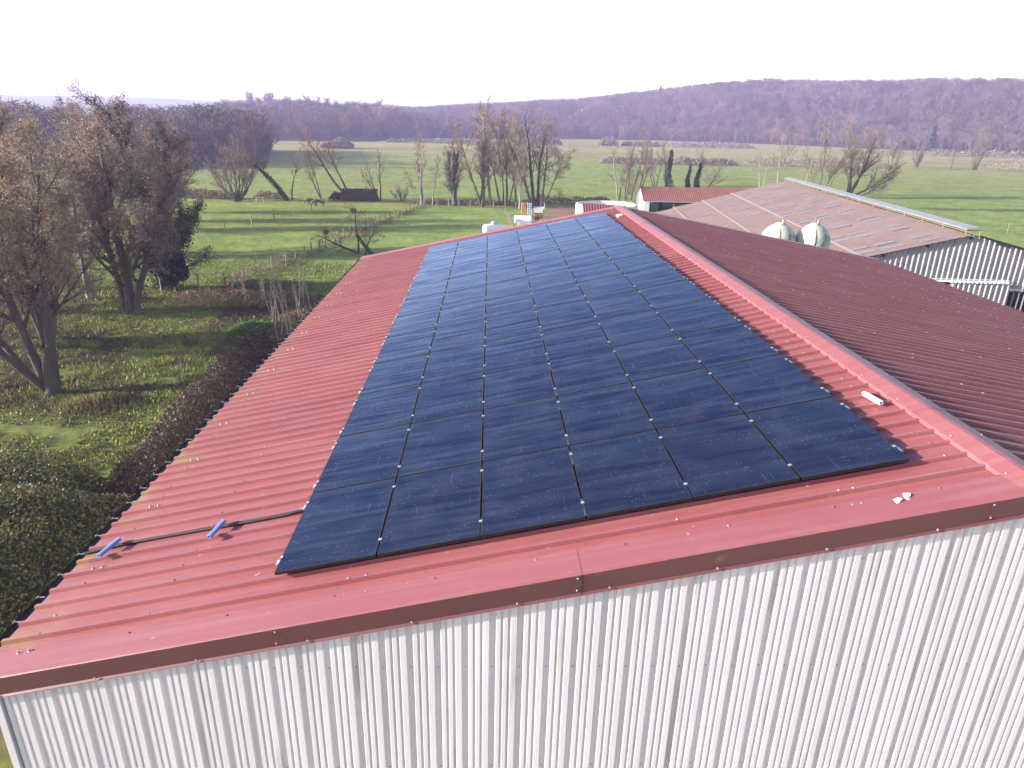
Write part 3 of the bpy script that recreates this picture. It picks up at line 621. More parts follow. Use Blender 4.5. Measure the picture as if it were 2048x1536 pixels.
def scrap(label, u, v, a, L):
    mb = MB(); mb.grid([[(x*L, y*0.03+0.012*math.sin(x*4), 0.012+0.012*math.cos(x*3+y*2)) for y in (-1, 0, 1)] for x in (-.5, -.2, .1, .5)]); mb.grid([[(x*L, y*0.03+0.012*math.sin(x*4), 0.004+0.012*math.cos(x*3+y*2)) for y in (1, 0, -1)] for x in (-.5, -.2, .1, .5)])
    o = mb.build('plastic_scrap', M['white_plastic']); o.location = rf(u, v, -0.075); o.rotation_euler = (0, -TH, a); tag(o, label, 'plastic scrap', 'white scraps on the verge trim')
scrap('white plastic scrap lying flat on the verge trim, nearer the eave of two', 6.47, -0.575, 0.2, 0.075)
scrap('white plastic scrap tilted up beside the flat scrap on the verge trim', 6.575, -0.545, 0.9, 0.095)

# ------------------------------------------------------------------ cattle barn with fibre-cement roof
YAW = RAD(7.39)
cb = thing('cattle_barn', 'long cattle barn with brownish fibre cement roof and grey striped gable', 'barn', (32.666, 36.409, 0), -YAW)
LB, ZA = 42.35, 7.5
tiers = [((-0.25, 7.433), (-6.45, 5.80)), ((-6.30, 5.76), (-9.80, 4.85)), ((-9.65, 4.80), (-13.15, 3.92)), ((-13.0, 3.87), (-15.4, 3.22))]
def wavy(a, b, y0, y1, amp=0.024, wl=0.30, name='roof', m=None, edge=False):
    mb = MB(); n = int((y1-y0)/wl*4); rows = []
    for t in (0, 0.5, 1):
        x = a[0]+(b[0]-a[0])*t; z = a[1]+(b[1]-a[1])*t
        rows.append([Vector((x, y0+(y1-y0)*k/n, z+amp*math.sin(k*math.pi/2+0.8))) for k in range(n+1)])
    mb.grid(rows)
    mb.grid([[p-Vector((0, 0, .012)) for p in r][::-1] for r in rows])
    ln = len(rows[0])
    for r in (rows[0], rows[2]): mb.add([p for p in (r[0], r[-1])]+[p-Vector((0, 0, .05)) for p in (r[-1], r[0])], [(0, 1, 2, 3)])
    return mb.build(name, m or M['fibre'], cb)
for a, b in tiers: wavy(a, b, -0.35, LB+0.3)
wavy((0.25, 7.44), (6.4, 5.93), -0.35, LB+0.3); wavy((6.3, 5.88), (12.4, 4.4), -0.35, LB+0.3)
# pale worn edges along the tier steps
for (x, z) in ((-6.42, 5.86), (-9.77, 4.91), (-13.1, 3.98)):
    mb = MB(); mb.box((x, LB/2, z), (0.22, LB+0.6, 0.02), rot=Matrix.Rotation(RAD(-15), 3, 'Y')); mb.build('sheet_edge', M['fibre_pale'], cb)
# rooflights: paired translucent sheets
slope = lambda s: next((a[1]+(b[1]-a[1])*((-s-a[0])/(b[0]-a[0])) for a, b in tiers if b[0] <= -s <= a[0]), 5)
mb = MB(); mb.box((0, 0, 0.034), (1.22, 0.50, 0.012), rot=Matrix.Rotation(-math.atan(0.265), 3, 'Y')); rl0 = mb.build('rooflight', M['rooflight'], cb)
rng = random.Random(8); cnt = 0
for s, ph in ((2.13, 0.77), (4.30, 0.86), (5.9, 0.9), (7.6, 1.2), (11.2, 3.0)):
    k = 0
    while ph+k*4.72 < LB-2:
        for dt in ((0, 1.32) if s < 7 else (0,)):
            if s > 7 and rng.random() < 0.2: continue
            t = ph+k*4.72+dt; o = rl0 if cnt == 0 else rl0.copy()
            if cnt: COL.objects.link(o); o.parent = cb
            o.location = (-s, t, slope(s)); cnt += 1
        k += 1
# open ridge: raised pale cap on posts
mb = MB(); mb.box((-0.18, LB/2-0.1, ZA+0.34), (0.62, LB, 0.03), rot=Matrix.Rotation(RAD(-9), 3, 'Y')); mb.box((-0.49, LB/2-0.1, ZA+0.26), (0.02, LB, 0.07)); mb.box((0.36, LB/2-0.1, ZA+0.36), (0.46, LB, 0.03), rot=Matrix.Rotation(RAD(9), 3, 'Y'))
rc = mb.build('ridge_vent', M['galv'], cb)
mb = MB(); mb.box((-0.42, 0, ZA+0.10), (0.06, 0.06, 0.34)); mb.box((0.42, 0, ZA+0.10), (0.06, 0.06, 0.34)); mb.box((0, 0, ZA+0.2), (0.84, 0.05, 0.05)); p0 = mb.build('post', M['fibre_pale'], rc)
for k in range(15):
    o = p0 if k == 0 else p0.copy()
    if k: COL.objects.link(o); o.parent = rc
    o.location = (0, 0.05+k*2.98, 0)
# near gable wall
BP = [(0.0, 0.0), (0.42, 0.0), (0.56, 0.085), (0.74, 0.085), (0.80, 0.0)]
def ztB(x):
    if x < 0:
        return next((a[1]+(b[1]-a[1])*((x-a[0])/(b[0]-a[0])) for a, b in tiers if b[0] <= x <= a[0]), 7.4)-0.10
    return 7.44-(x-0.25)*0.2455-0.10
mb = MB()
HD = 4.42
def panel_rows(x0, x1, y, zb, zt):
    x = x0; top = []; bot = []
    while x < x1:
        for fx, w in BP:
            xx = x+fx*0.335
            if xx <= x1: top.append(Vector((xx, y-w, zt(xx)))); bot.append(Vector((xx, y-w, zb)))
        x += 0.335
    return [bot, top]
for x0, x1, zb, zt in ((-15.2, 12.2, HD, ztB), (-15.2, -2.1, 0.0, lambda x: HD), (6.4, 12.2, 0.0, lambda x: HD)): mb.grid(panel_rows(x0, x1, 0, zb, zt))
mb.build('wall', M['clad_old'], cb)
mb = MB(); mb.grid(panel_rows(-0.75, 2.85, -0.20, 0.15, lambda x: HD+0.05)); mb.box((1.05, -0.13, 2.25), (3.55, 0.05, 4.2)); mb.build('sliding_door', M['clad_old'], cb)
mb = MB(); mb.bar((-2.2, -0.31, 4.50), (2.75, -0.31, 4.58), 0.07, 0.10); mb.bar((-2.2, -0.22, 4.62), (2.75, -0.22, 4.70), 0.05, 0.03)
for k in range(14): mb.box((-0.75+k*0.26, -0.33, 4.50+k*0.005), (0.12, 0.05, 0.17))
mb.build('door_rail', M['white_plastic'], cb)
mb = MB(); mb.bar((2.9, -0.30, 4.13), (6.6, -0.30, 4.18), 0.07, 0.09); mb.build('door_rail', M['galv'], cb)
mb = MB(); mb.box((2.1, 0.35, 2.2), (8.4, 0.05, 4.4)); mb.build('doorway', M['dark'], cb)
mb = MB(); mb.grid(panel_rows(2.9, 6.4, -0.03, 0.0, lambda x: 2.3)); mb.grid(panel_rows(2.9, 6.4, -0.03, 3.95, lambda x: HD))
for k in range(11): mb.box((3.0+k*0.335, -0.06, 3.12), (0.06, 0.05, 1.66))
mb.build('sliding_door', M['clad_old'], cb)
mb = MB()
for k, x in enumerate((-5.2, -2.6, -0.15, 1.7, 4.0, 6.5)): mb.box((x, -0.12, ztB(x)-0.06), (0.10, 0.30, 0.16))
for sx, (a, b) in ((1, ((0.25, 7.40), (12.4, 4.36))),): mb.bar((a[0], -0.33, a[1]), (b[0], -0.33, b[1]), 0.05, 0.12)
mb.build('purlin_end', M['dark'], cb)
for xx in (-15.2, 12.2):
    mb = MB(); mb.box((xx, LB/2, 1.6 if xx < 0 else 2.1), (0.15, LB, 3.2 if xx < 0 else 4.2)); mb.build('wall', M['clad_old'], cb)
mb = MB()
xs = [-15.2, -9.7, -6.4, -0.3, 0.3, 12.2]; mb.add([(x, LB, 0) for x in xs]+[(x, LB, ztB(x)) for x in xs], [(k, k+1, 7+k, 6+k) for k in range(5)]); mb.build('wall', M['clad_old'], cb)

# ------------------------------------------------------------------ feed silos
def silo(label, x, y, top, R, rot):
    s = thing('feed_silo', label, 'silo', (x, y, 0), rot, 'fibreglass feed silos behind the barn')
    mb = MB(); sh = top-0.98
    prof = [(0.30, 2.3), (R*0.98, 4.0), (R, 4.1), (R, sh)]+[(R*math.cos(a), sh+0.92*math.sin(a)) for a in np.linspace(0.12, 1.36, 9)]+[(0.18, sh+0.94), (0, sh+0.96)]
    mb.lathe(prof, 40); b = mb.build('tank', M['grp'], s, smooth=True)
    mb = MB()
    for aa in (-1.88, -1.88+math.pi):
        pts = [(R*1.0*math.cos(a), sh+0.86*math.sin(a)) for a in np.linspace(0.0, 1.28, 9)]; pts = [(R, 4.1)]+pts
        for (r0, z0), (r1, z1) in zip(pts[:-1], pts[1:]):
            mb.bar((r0*math.cos(aa), r0*math.sin(aa), z0), (r1*math.cos(aa), r1*math.sin(aa), z1), 0.035, 0.07)
    mb.build('seam_flange', M['moss_strip'], s)
    mb = MB(); mb.lathe([(0.24, top-.14), (0.24, top-0.06), (0.16, top-0.01), (0, top+0.01)], 20); mb.box((0.06, -0.22, top+0.06), (0.10, 0.08, 0.16)); mb.build('lid', M['grp'], s)
    mb = MB(); mb.tube([(0.02, 0.05, top-0.1), (0.02, 0.05, top+0.42)], 0.022, 6); mb.bar((-0.07, 0.05, top+0.42), (0.10, 0.05, top+0.43), 0.03); mb.tube([(0.12, -0.1, top-.05), (0.13, -0.1, top+.14), (0.20, -0.05, top+.16), (0.24, 0, top-.05)], 0.035, 6, 0); mb.build('filler_pipe', M['galv'], s)
    for k in range(4):
        a = math.pi/4+k*math.pi/2; mb = MB(); mb.bar((R*math.cos(a), R*math.sin(a), 0), (R*math.cos(a), R*math.sin(a), 4.2), 0.09); mb.build('leg', M['galv'], s)
silo('mossy pale fibreglass feed silo, the left one nearer the ridge', 18.05, 31.0, 8.70, 0.92, 0.0)
silo('mossy pale fibreglass feed silo, the right one nearer the striped gable', 19.90, 30.9, 8.72, 0.91, 0.06)

# ------------------------------------------------------------------ farm yard beyond the barn
sh = thing('open_shed', 'low open fronted shed with mossy red ribbed roof and white end wall', 'shed', (27.6, 109.0, 0))
mb = MB(); n = 21*12; rows = []
for y, z in ((-0.25, 1.72), (1.5, 2.66), (3.2, 3.72)):
    rows.append([Vector((x*21.0/n, y, z+(0.035 if x % 4 < 2 else -0.02))) for x in range(n+1)])
mb.grid(rows); mb.grid([[p-Vector((0, 0, .05)) for p in r][::-1] for r in rows]); mb.build('roof', M['tile_red'], sh)
mb = MB(); rows = [[Vector((x*21.0/n, y, z+(0.03 if x % 4 < 2 else -0.02))) for x in range(n+1)] for y, z in ((3.22, 3.70), (5.6, 2.3))]; mb.grid(rows); mb.build('roof', M['tile_red'], sh)
mb = MB(); mb.add([(-0.05, 0, 0), (-0.05, 6.0, 0), (-0.05, 5.5, 2.2), (-0.05, 3.2, 3.55), (-0.05, 0.0, 1.62), (0.2, 0, 0), (0.2, 6.0, 0), (0.2, 5.5, 2.2), (0.2, 3.2, 3.55), (0.2, 0.0, 1.62)], [(4, 3, 2, 1, 0), (5, 6, 7, 8, 9), (0, 5, 9, 4), (0, 1, 6, 5), (1, 2, 7, 6)])
mb.box((0.55, 0.0, 0.8), (0.9, 0.2, 1.6)); mb.build('wall', M['white_render'], sh)
mb = MB(); mb.box((10.5, 5.6, 1.1), (20.6, 0.15, 2.2)); mb.build('back_wall', M['dark'], sh)
for k in range(5):
    mb = MB(); mb.box((5+k*3.9, 0, 0.82), (0.16, 0.16, 1.64)); mb.build('post', M['wood'], sh)
mb = MB(); mb.bar((0.0, -0.28, 1.66), (21, -0.28, 1.66), 0.09, 0.10); mb.build('gutter', M['blue_grey'], sh)
o = MB().lathe([(0, 0), (0.85, 0), (0.9, 0.1), (0.9, 1.25), (0.8, 1.5), (0.4, 1.62), (0, 1.65)], 20).build('water_tank', M['green_tank'], smooth=True); o.location = (29.5, 110.0, 0); tag(o, 'dark green rounded water tank standing under the red shed roof', 'tank')
tr = thing('farm_trailer', 'dark green farm trailer parked in the shade under the shed roof', 'trailer', (33.0, 111.0, 0))
MB().box((0, 0, 0.95), (3.6, 1.8, 0.6)).box((0, 0, 0.6), (3.8, 0.9, 0.1)).box((-2.4, 0, 0.6), (1.4, 0.1, 0.1)).build('body', M['green_tank'], tr)
for sx in (-0.6, 0.8):
    for sy in (-0.85, 0.85):
        w_ = MB().tube([(sx, sy-.12, 0.42), (sx, sy+.12, 0.42)], 0.42, 16).build('wheel', M['rubber'], tr)
# slurry tank
st = thing('slurry_tank', 'round white concrete slurry tank open at the top with stained inside', 'tank', (19.38, 96.1, 0))
prof = [(4.50, 0), (4.46, 2.50), (4.20, 2.56), (4.18, 0.6)]
MB().lathe(prof, 64).build('tank_wall', M['concrete_white'], st, smooth=False)
mb = MB(); mb.lathe([(0, 0.62), (4.2, 0.62)], 40); mb.build('slurry', M['dark'], st)
mb = MB()
for k in range(6): mb.tube([(-1.4+k*0.05, -4.3, 2.5), (-1.2, -4.0+k*.1, 3.0+k*0.03), (-0.2, -4.2, 3.1), (0.4, -4.35, 2.7)], 0.03, 5)
mb.build('pipe', M['galv'], st)
lt = thing('lean_to', 'small lean-to with dull red ribbed roof in front of the slurry tank', 'shed', (14.0, 82.0, 0), RAD(-3))
mb = MB(); n = 64; rows = [[Vector((x*5.6/n, y, z-x*0.25/n+(0.03 if x % 4 < 2 else -0.02))) for x in range(n+1)] for y, z in ((-3.2, 2.2), (0, 4.10))]
mb.grid(rows); mb.grid([[p-Vector((0, 0, .05)) for p in r][::-1] for r in rows]); mb.build('roof', M['tile_purple'], lt)
MB().box((2.8, -1.5, 1.15), (5.3, 2.8, 2.1)).box((2.8, -0.1, 1.9), (5.3, 0.2, 3.7)).build('wall', M['white_render'], lt)
# gas tank
gt = thing('gas_tank', 'white horizontal gas tank with rounded ends on the lawn beyond the panels', 'tank', (2.75, 81.5, 0.0), RAD(24))
pr = [(0.02, -1.35)]+[(0.62*math.cos(a), -0.95+0.40*math.sin(a)) for a in np.linspace(-1.4, 0, 7)]+[(0.62*math.cos(a), 0.95+0.40*math.sin(a)) for a in np.linspace(0, 1.4, 7)]+[(0.02, 1.35)]
mb = MB(); mb.lathe(pr, 28); mb.v = [(v[0]*0+v[2], v[1], v[0]+0.78) for v in mb.v]; mb.build('tank', M['white_plastic'], gt, smooth=True)
mb = MB(); mb.lathe([(0.32, 1.32), (0.32, 1.60), (0.26, 1.68), (0, 1.70)], 20); mb.v = [(v[0]*1.5+0.25, v[1], v[2]) for v in mb.v]; mb.build('valve_cover', M['blue_grey'], gt, smooth=True)
for sx in (-0.7, 0.7): MB().box((sx, 0, 0.11), (0.18, 0.9, 0.22)).build('leg', M['concrete_white'], gt)
# disused muck spreader and its neighbours
sp_ = thing('muck_spreader', 'old farm spreader with orange slatted sides and grey tipped hopper', 'farm machine', (8.2, 94.6, 0), RAD(-4))
mb = MB(); mb.box((0, 0, 0.62), (3.4, 1.3, 0.12)); mb.box((1.4, -0.2, 0.75), (0.9, 1.0, 0.35)); mb.box((1.1, -0.5, 1.0), (0.3, 0.3, 0.5)); mb.build('chassis', M['rust'], sp_)
for x0, mm in ((-0.95, M['orange_paint']), (-0.10, M['blue_grey'])):
    mb = MB()
    for k in range(3): mb.bar((x0-0.25+k*0.26, 0.2, 0.7), (x0-0.33+k*0.26, 0.3, 2.6), 0.09, 0.12)
    for k in range(6): mb.bar((x0-0.30, 0.16, 0.9+k*0.3), (x0+0.30, 0.16, 0.92+k*0.3), 0.06, 0.10)
    mb.build('slatted_side', mm, sp_)
mb = MB(); mb.add([(0.55, -0.3, 1.3), (1.75, -0.3, 1.3), (1.95, 0.5, 2.1), (0.45, 0.5, 2.1), (0.7, 0.6, 1.0), (1.6, 0.6, 1.0)], [(0, 1, 2, 3), (0, 4, 5, 1), (1, 5, 2), (0, 3, 4), (3, 2, 5, 4)]); mb.build('hopper', M['grey_steel'], sp_)
MB().tube([(1.75, 0.3, 0.7), (1.95, 0.3, 1.6), (2.05, 0.3, 2.3), (1.92, 0.3, 2.75)], [0.07, 0.07, 0.06, 0.05], 6).build('spout', M['pink_wood'], sp_)
for sx in (-1.0, 1.0):
    for sy in (-0.75, 0.75): MB().tube([(sx, sy-.11, 0.4), (sx, sy+.11, 0.4)], 0.4, 16).build('wheel', M['rubber'], sp_)
wt = MB().lathe([(0, -1.25), (0.45, -1.22), (0.55, -1.1), (0.55, 1.1), (0.45, 1.22), (0, 1.25)], 18); wt.v = [(v[2], v[1], v[0]+0.75) for v in wt.v]; wt.box((0.25, 0, 0.3), (1.9, 0.9, 0.6))
o = wt.build('white_tank', M['white_plastic'], smooth=False); o.location = (7.0, 91.0, 0); tag(o, 'white plastic tank lying on a stand in front of the orange spreader', 'tank')
hr = thing('disc_harrow', 'small dark farm implement with pale drawbar on the grass right of the white tank', 'farm machine', (9.6, 90.6, 0), RAD(12))
MB().bar((-1.2, 0, 0.65), (0.9, 0, 0.75), 0.12).bar((-0.6, -.5, .6), (0.6, .5, .6), 0.1).build('drawbar', M['pink_wood'], hr)
for k in range(5): MB().tube([(-0.6+k*.3, -0.03, 0.34), (-0.6+k*.3, 0.03, 0.34)], 0.33, 14).build('disc', M['rust'], hr)
# fences
def fence(label, pts, step, hgt, rng, double=False):
    f = thing('pasture_fence', label, 'fence', (pts[0][0], pts[0][1], 0)); o0 = Vector((pts[0][0], pts[0][1], 0)); tops = []
    for (a, b) in zip(pts[:-1], pts[1:]):
        d = math.hypot(b[0]-a[0], b[1]-a[1]); n = max(1, int(d/step))
        for k in range(n):
            t = (k+rng.uniform(-.12, .12))/n; x, y = a[0]+(b[0]-a[0])*t, a[1]+(b[1]-a[1])*t; z = gz(x, y)
            h = hgt*rng.uniform(0.85, 1.12); r = rng.uniform(0.055, 0.085); lean = Vector((rng.uniform(-.06, .06), rng.uniform(-.06, .06), 0))
            q = Vector((x, y, z))-o0
            MB().tube([q+Vector((0, 0, -.1)), q+Vector((0, 0, h*.5))+lean*.5, q+Vector((0, 0, h))+lean], [r, r*.95, r*.85], 6).build('post', M['wood'], f)
            tops.append((q+lean, h))
    mb = MB()
    for hh in (0.35, 0.65, 0.92): mb.tube([q+Vector((0, 0, h*hh)) for q, h in tops], 0.008, 3)
    mb.build('wire', M['wire'], f); return f
R_ = random.Random(21)
fence('weathered post and wire fence running back from the brambles past the apple tree', [(-23.6, 48.5), (-19.5, 51), (-17.0, 60), (-13.6, 84), (-8.2, 113)], 1.9, 1.35, R_)
fence('sparse post and wire fence crossing the horse paddock in the shade', [(-34.0, 66), (-31.1, 75.1), (-26.2, 97), (-22.7, 116)], 5.2, 1.4, R_)
fence('post and wire fence along the foot of the bare tree row', [(-8.2, 112.2), (1.0, 110.4), (10.6, 110.2)], 1.7, 1.2, R_)
fence('short broken fence beside the white tank on the lawn', [(5.6, 88.5), (5.2, 92.0), (5.0, 95.5)], 1.5, 1.3, R_)
fence('single line of wire fence in the meadow right of the cattle barn', [(70, 92), (96, 86), (118, 80)], 6.0, 1.3, R_)

# ------------------------------------------------------------------ trees
UP = Vector((0, 0, 1))
def rvec(rng): return Vector((rng.gauss(0, 1), rng.gauss(0, 1), rng.gauss(0, 1)))
class Tree:
    def __init__(s, seed): s.r = random.Random(seed); s.nr = np.random.default_rng(seed); s.wood = MB(); s.rib = []; s.tips = []; s.paths = []; s.mids = []
    def path(s, p, d, L, n, wob, lift):
        pts = [p.copy()]; d = d.normalized()
        for i in range(n):
            d = (d+rvec(s.r)*wob+UP*lift).normalized(); p = p+d*(L/n); pts.append(p.copy())
        return pts, d
    def grow(s, p, d, L, r, lev, cfg):
        c = cfg[lev]; pts, d2 = s.path(p, d, L, c['n'], c['wob'], c['lift']); n = len(pts)-1
        r1 = r*c.get('taper', 0.35)
        if c['kind'] == 'w':
            s.wood.tube(pts, [r+(r1-r)*i/n for i in range(n+1)], c.get('sides', 6), 0, caps=False); s.paths.append((lev, pts, r))
        else:
            for i in range(n): s.rib.append((pts[i], pts[i+1], max(2*(r+(r1-r)*i/n), c.get('minw', 0.012)), max(2*(r+(r1-r)*(i+1)/n), c.get('minw', 0.012)*0.6)))
        if lev >= len(cfg)-2: s.mids += pts[1:]
        if lev == len(cfg)-1: s.tips.append(pts[-1]); return
        k = cfg[lev+1]; cnt = c['kids'] if isinstance(c['kids'], int) else s.r.randint(*c['kids'])
        az = s.r.uniform(0, 6.28)
        for j in range(cnt):
            t = c['start']+(1-c['start'])*((j+s.r.random()*0.9)/cnt); t = min(t, 0.99); x = t*n; i = min(int(x), n-1); q = pts[i].lerp(pts[i+1], x-i)
            dd = (pts[i+1]-pts[i]).normalized(); az += 2.4+s.r.uniform(-.5, .5)
            o = dd.orthogonal().normalized(); o = Matrix.Rotation(az, 3, dd) @ o
            ang = RAD(c['ang']*s.r.uniform(0.7, 1.3))*(1.0-c.get('angtop', 0.35)*t)
            nd = dd*math.cos(ang)+o*math.sin(ang)
            LL = L*c['ratio']*(1-c.get('shrink', 0.5)*t)*s.r.uniform(0.7, 1.25)
            rr = min(r*0.62, (r+(r1-r)*t)*c.get('rr', 0.5))
            s.grow(q, nd, LL, rr, lev+1, cfg)
    def crown(s, name, m, parent, leaf=None, nleaf=0, size=0.08, mat2=None):
        nr = s.nr; Q = []; mi = []
        if s.rib:
            A = np.array([[*a, *b] for a, b, _, _ in s.rib]); W = np.array([[w0, w1] for _, _, w0, w1 in s.rib])
            q = ribbons(A[:, :3], A[:, 3:], W[:, 0], W[:, 1], nr); Q.append(q); mi.append(np.zeros(len(q), int))
        if nleaf:
            T = np.array([list(t) for t in s.mids]); P = T[nr.integers(0, len(T), nleaf)]+nr.normal(size=(nleaf, 3))*size*1.6
            q = quads_leaf(nr, P, size); Q.append(q); mi.append(np.ones(len(q), int))
        return npmesh(name, np.concatenate(Q), [m]+([mat2] if mat2 else []), parent, mi=np.concatenate(mi))
def ivy_on(t, parent, levs, dens, rad, size, m, zmax=99, zmin=0):
    P = []
    for lev, pts, r in t.paths:
        if lev not in levs: continue
        for a, b in zip(pts[:-1], pts[1:]):
            if a.z > zmax or b.z < zmin: continue
            L = (b-a).length
            for k in range(int(L*dens)):
                q = a.lerp(b, t.r.random()); v = rvec(t.r); v.normalize(); P.append(q+v*rad*(t.r.random()**0.6)*(1 if q.z < zmax*0.75 else 0.55))
    if not P: return
    P = np.array([list(p) for p in P]); npmesh('ivy', quads_leaf(t.nr, P, size), m, parent)
def cfg_std(L1=0.42, kids=(9, 6, 6), ang=(48, 45, 45), start=0.3, lift=(0.02, 0.10, 0.06, 0.04), wob=(0.07, 0.13, 0.18, 0.22), minw=0.042):
    kids = (kids[0]+1, kids[1]+1, kids[2]+2)
    return [dict(n=7, wob=wob[0], lift=lift[0], kind='w', sides=8, kids=kids[0], start=start, ang=ang[0], ratio=L1, taper=0.22, rr=0.55),
            dict(n=5, wob=wob[1], lift=lift[1], kind='w', sides=5, kids=kids[1], start=0.22, ang=ang[1], ratio=0.55, taper=0.25, rr=0.5),
            dict(n=3, wob=wob[2], lift=lift[2], kind='r', kids=kids[2], start=0.15, ang=ang[2], ratio=0.55, taper=0.4, minw=minw*1.15),
            dict(n=2, wob=wob[3], lift=lift[3], kind='r', kids=0, start=0, ang=0, ratio=0, taper=0.4, minw=minw)]
def tree(name, label, x, y, stems, cfg, bark, twig, seed, group='bare trees in the meadows', ivy=None, leaf=None):
    """stems: list of ((dx,dy), (tx,ty,tz) tip offset, radius)"""
    root = thing(name, label, 'shrub' if name == 'shrub' else 'tree', (x, y, gz(x, y)-0.05), 0, group); t = Tree(seed)
    for (dx, dy), tip, r in stems:
        d = Vector(tip)-Vector((dx, dy, 0))
        if d.length < 2.8 and r >= 0.2: t.wood.tube([(dx, dy, -.1), (dx, dy, .15), Vector((dx, dy, 0)).lerp(Vector(tip), .5), tip], [r*1.5, r*1.15, r, r*.85], 10, 0, False); t.paths.append((0, [Vector((dx, dy, 0)), Vector(tip)], r)); continue
        t.grow(Vector((dx, dy, 0)), d, d.length, r, 0, cfg)
    t.wood.build('trunk', M[bark], root, smooth=True)
    if leaf: t.crown('crown', M[twig], root, True, leaf[0], leaf[1], M[leaf[2]])
    else: t.crown('crown', M[twig], root)
    if ivy:
        for iv in (ivy if isinstance(ivy, list) else [ivy]): ivy_on(t, root, iv[0], iv[1], iv[2], iv[3], M['ivy'], iv[4], iv[5] if len(iv) > 5 else 0)
    return root, t

# the row of bare trees along the far side of the paddock
upc = cfg_std(0.34, (16, 8, 9), (46, 46, 48), 0.26, (0.03, 0.14, 0.10, 0.06))
multi = cfg_std(0.34, (11, 8, 9), (36, 42, 45), 0.30, (0.05, 0.12, 0.08, 0.05))
fan = [((math.cos(a)*0.3, math.sin(a)*0.3), (math.cos(a)*s_, math.sin(a)*s_*0.8, h), 0.17) for a, s_, h in ((0.2, 4.2, 6.2), (1.0, 2.4, 8.6), (1.9, 1.8, 9.0), (2.7, 3.6, 7.4), (3.4, 4.8, 5.6), (4.2, 2.5, 8.2), (5.1, 2.2, 8.4), (5.8, 4.0, 6.8), (0.6, 5.0, 4.6), (2.95, 5.2, 4.4))]
tree('willow_tree', 'wide fan shaped bare willow branching from the base at the paddock corner', -40.1, 114, fan, cfg_std(0.40, (8, 6, 7), (34, 40, 45), 0.25, (0.06, 0.06, 0.04, 0.02)), 'bark', 'twig', 1, ivy=([0], 60, 0.55, 0.16, 1.6))
tree('leaning_tree', 'leaning ivy covered trunk bending left with a bushy bare top', -32.1, 115.4, [((0, 0), (-5.6, -1, 7.0), 0.34)], cfg_std(0.42, (11, 7, 8), (55, 45, 45), 0.62, (0.0, 0.10, 0.06, 0.04)), 'bark_dark', 'twig_orange', 2, ivy=([0], 420, 0.52, 0.17, 6.0))
root_, t_ = tree('slim_tree', 'thin upright bare tree right behind the leaning ivy trunk', -31.5, 116, [((0, 0), (0.4, 0.2, 8.0), 0.14)], cfg_std(0.28, (9, 5, 6), (45, 42, 45), 0.4), 'bark', 'twig', 3, ivy=([0], 30, 0.3, 0.15, 3.0))
tree('slim_tree', 'slender crooked bare tree leaning left, left of the pair above the overgrown hut', -27.2, 119, [((0, 0), (-3.2, 0, 6.4), 0.17), ((0, 0.1), (-1.9, 0.4, 9.4), 0.10)], cfg_std(0.35, (9, 6, 6), (42, 42, 45), 0.35), 'bark', 'twig_olive', 4)
tree('leaning_tree', 'tall two stemmed bare tree leaning left above the overgrown hut', -22.9, 120.2, [((0, 0), (-6.2, 0.4, 10.2), 0.26), ((0.9, 0), (-3.6, 0.8, 8.6), 0.22)], cfg_std(0.40, (10, 7, 8), (46, 45, 45), 0.5, (0.10, 0.05, 0.03, 0.02)), 'bark_dark', 'twig_orange', 5)
tree('slim_tree', 'small forked bare tree standing alone right of the overgrown hut', -16.7, 118, [((0, 0), (0.2, 0, 8.2), 0.15), ((-0.2, 0), (-2.6, 0.2, 6.6), 0.12), ((-0.1, 0), (-3.2, .2, 4.4), 0.09)], cfg_std(0.30, (8, 5, 6), (40, 40, 45), 0.3), 'bark', 'twig_grey', 6)
tree('birch_tree', 'pale trunked bare tree at the left end of the tree row, round airy crown', -9.1, 113.1, [((0, 0), (0.1, 0, 10.0), 0.20), ((0.2, 0.2), (0.9, 0, 7.5), 0.13), ((-0.1, 0), (-2.8, 0, 4.8), 0.09)], cfg_std(0.32, (10, 6, 7), (50, 45, 45), 0.4), 'bark_pale', 'twig', 7)
tree('birch_tree', 'thin pale bare tree just left of the first ivy covered tree', -7.2, 112.6, [((0, 0), (0.3, 0, 7.6), 0.11)], cfg_std(0.25, (7, 5, 5), (45, 45, 45), 0.4), 'bark_pale', 'twig', 8)
tree('ivy_tree', 'stout tree with dark ivy round its middle, left of the tall cluster', -3.5, 112.5, [((0, 0), (-0.3, 0, 10.2), 0.38), ((0.2, 0), (1.1, 0.3, 9.6), 0.2), ((-0.2, 0), (-2.2, 0, 8.5), 0.15)], cfg_std(0.32, (11, 7, 8), (46, 45, 45), 0.25), 'bark', 'twig', 9, ivy=[([0], 200, 0.75, 0.16, 7.6, 3.0), ([1], 26, 0.5, 0.15, 7.0, 2.6)])
tree('multi_stem_tree', 'bushy many stemmed tree with ivy at the fork, left edge of tall cluster', 1.0, 111, [((0, 0), (-3.0, 0, 12.2), 0.22), ((0.2, 0), (1.2, 0.5, 9.5), 0.2), ((0, 0.2), (-1.0, 0.6, 11.0), 0.17), ((0.3, 0), (2.0, 0, 8.8), 0.2)], multi, 'bark', 'twig', 10, ivy=[([0], 70, 0.42, 0.15, 4.5), ([1], 18, 0.4, 0.14, 5.0)])
tree('poplar_tree', 'tallest slim bare tree in the cluster, upright with narrow crown', 2.5, 113.4, [((0, 0), (0.0, 0, 15.2), 0.26)], upc, 'bark_pale', 'twig', 11, ivy=([0], 40, 0.42, 0.14, 8.5, 3.5))
tree('poplar_tree', 'tall bare tree leaning slightly left, second in the tall cluster', 4.1, 116, [((0, 0), (-1.3, 0, 14.2), 0.22), ((0.6, .3), (1.4, 0, 12.0), 0.14)], upc, 'bark', 'twig', 12)
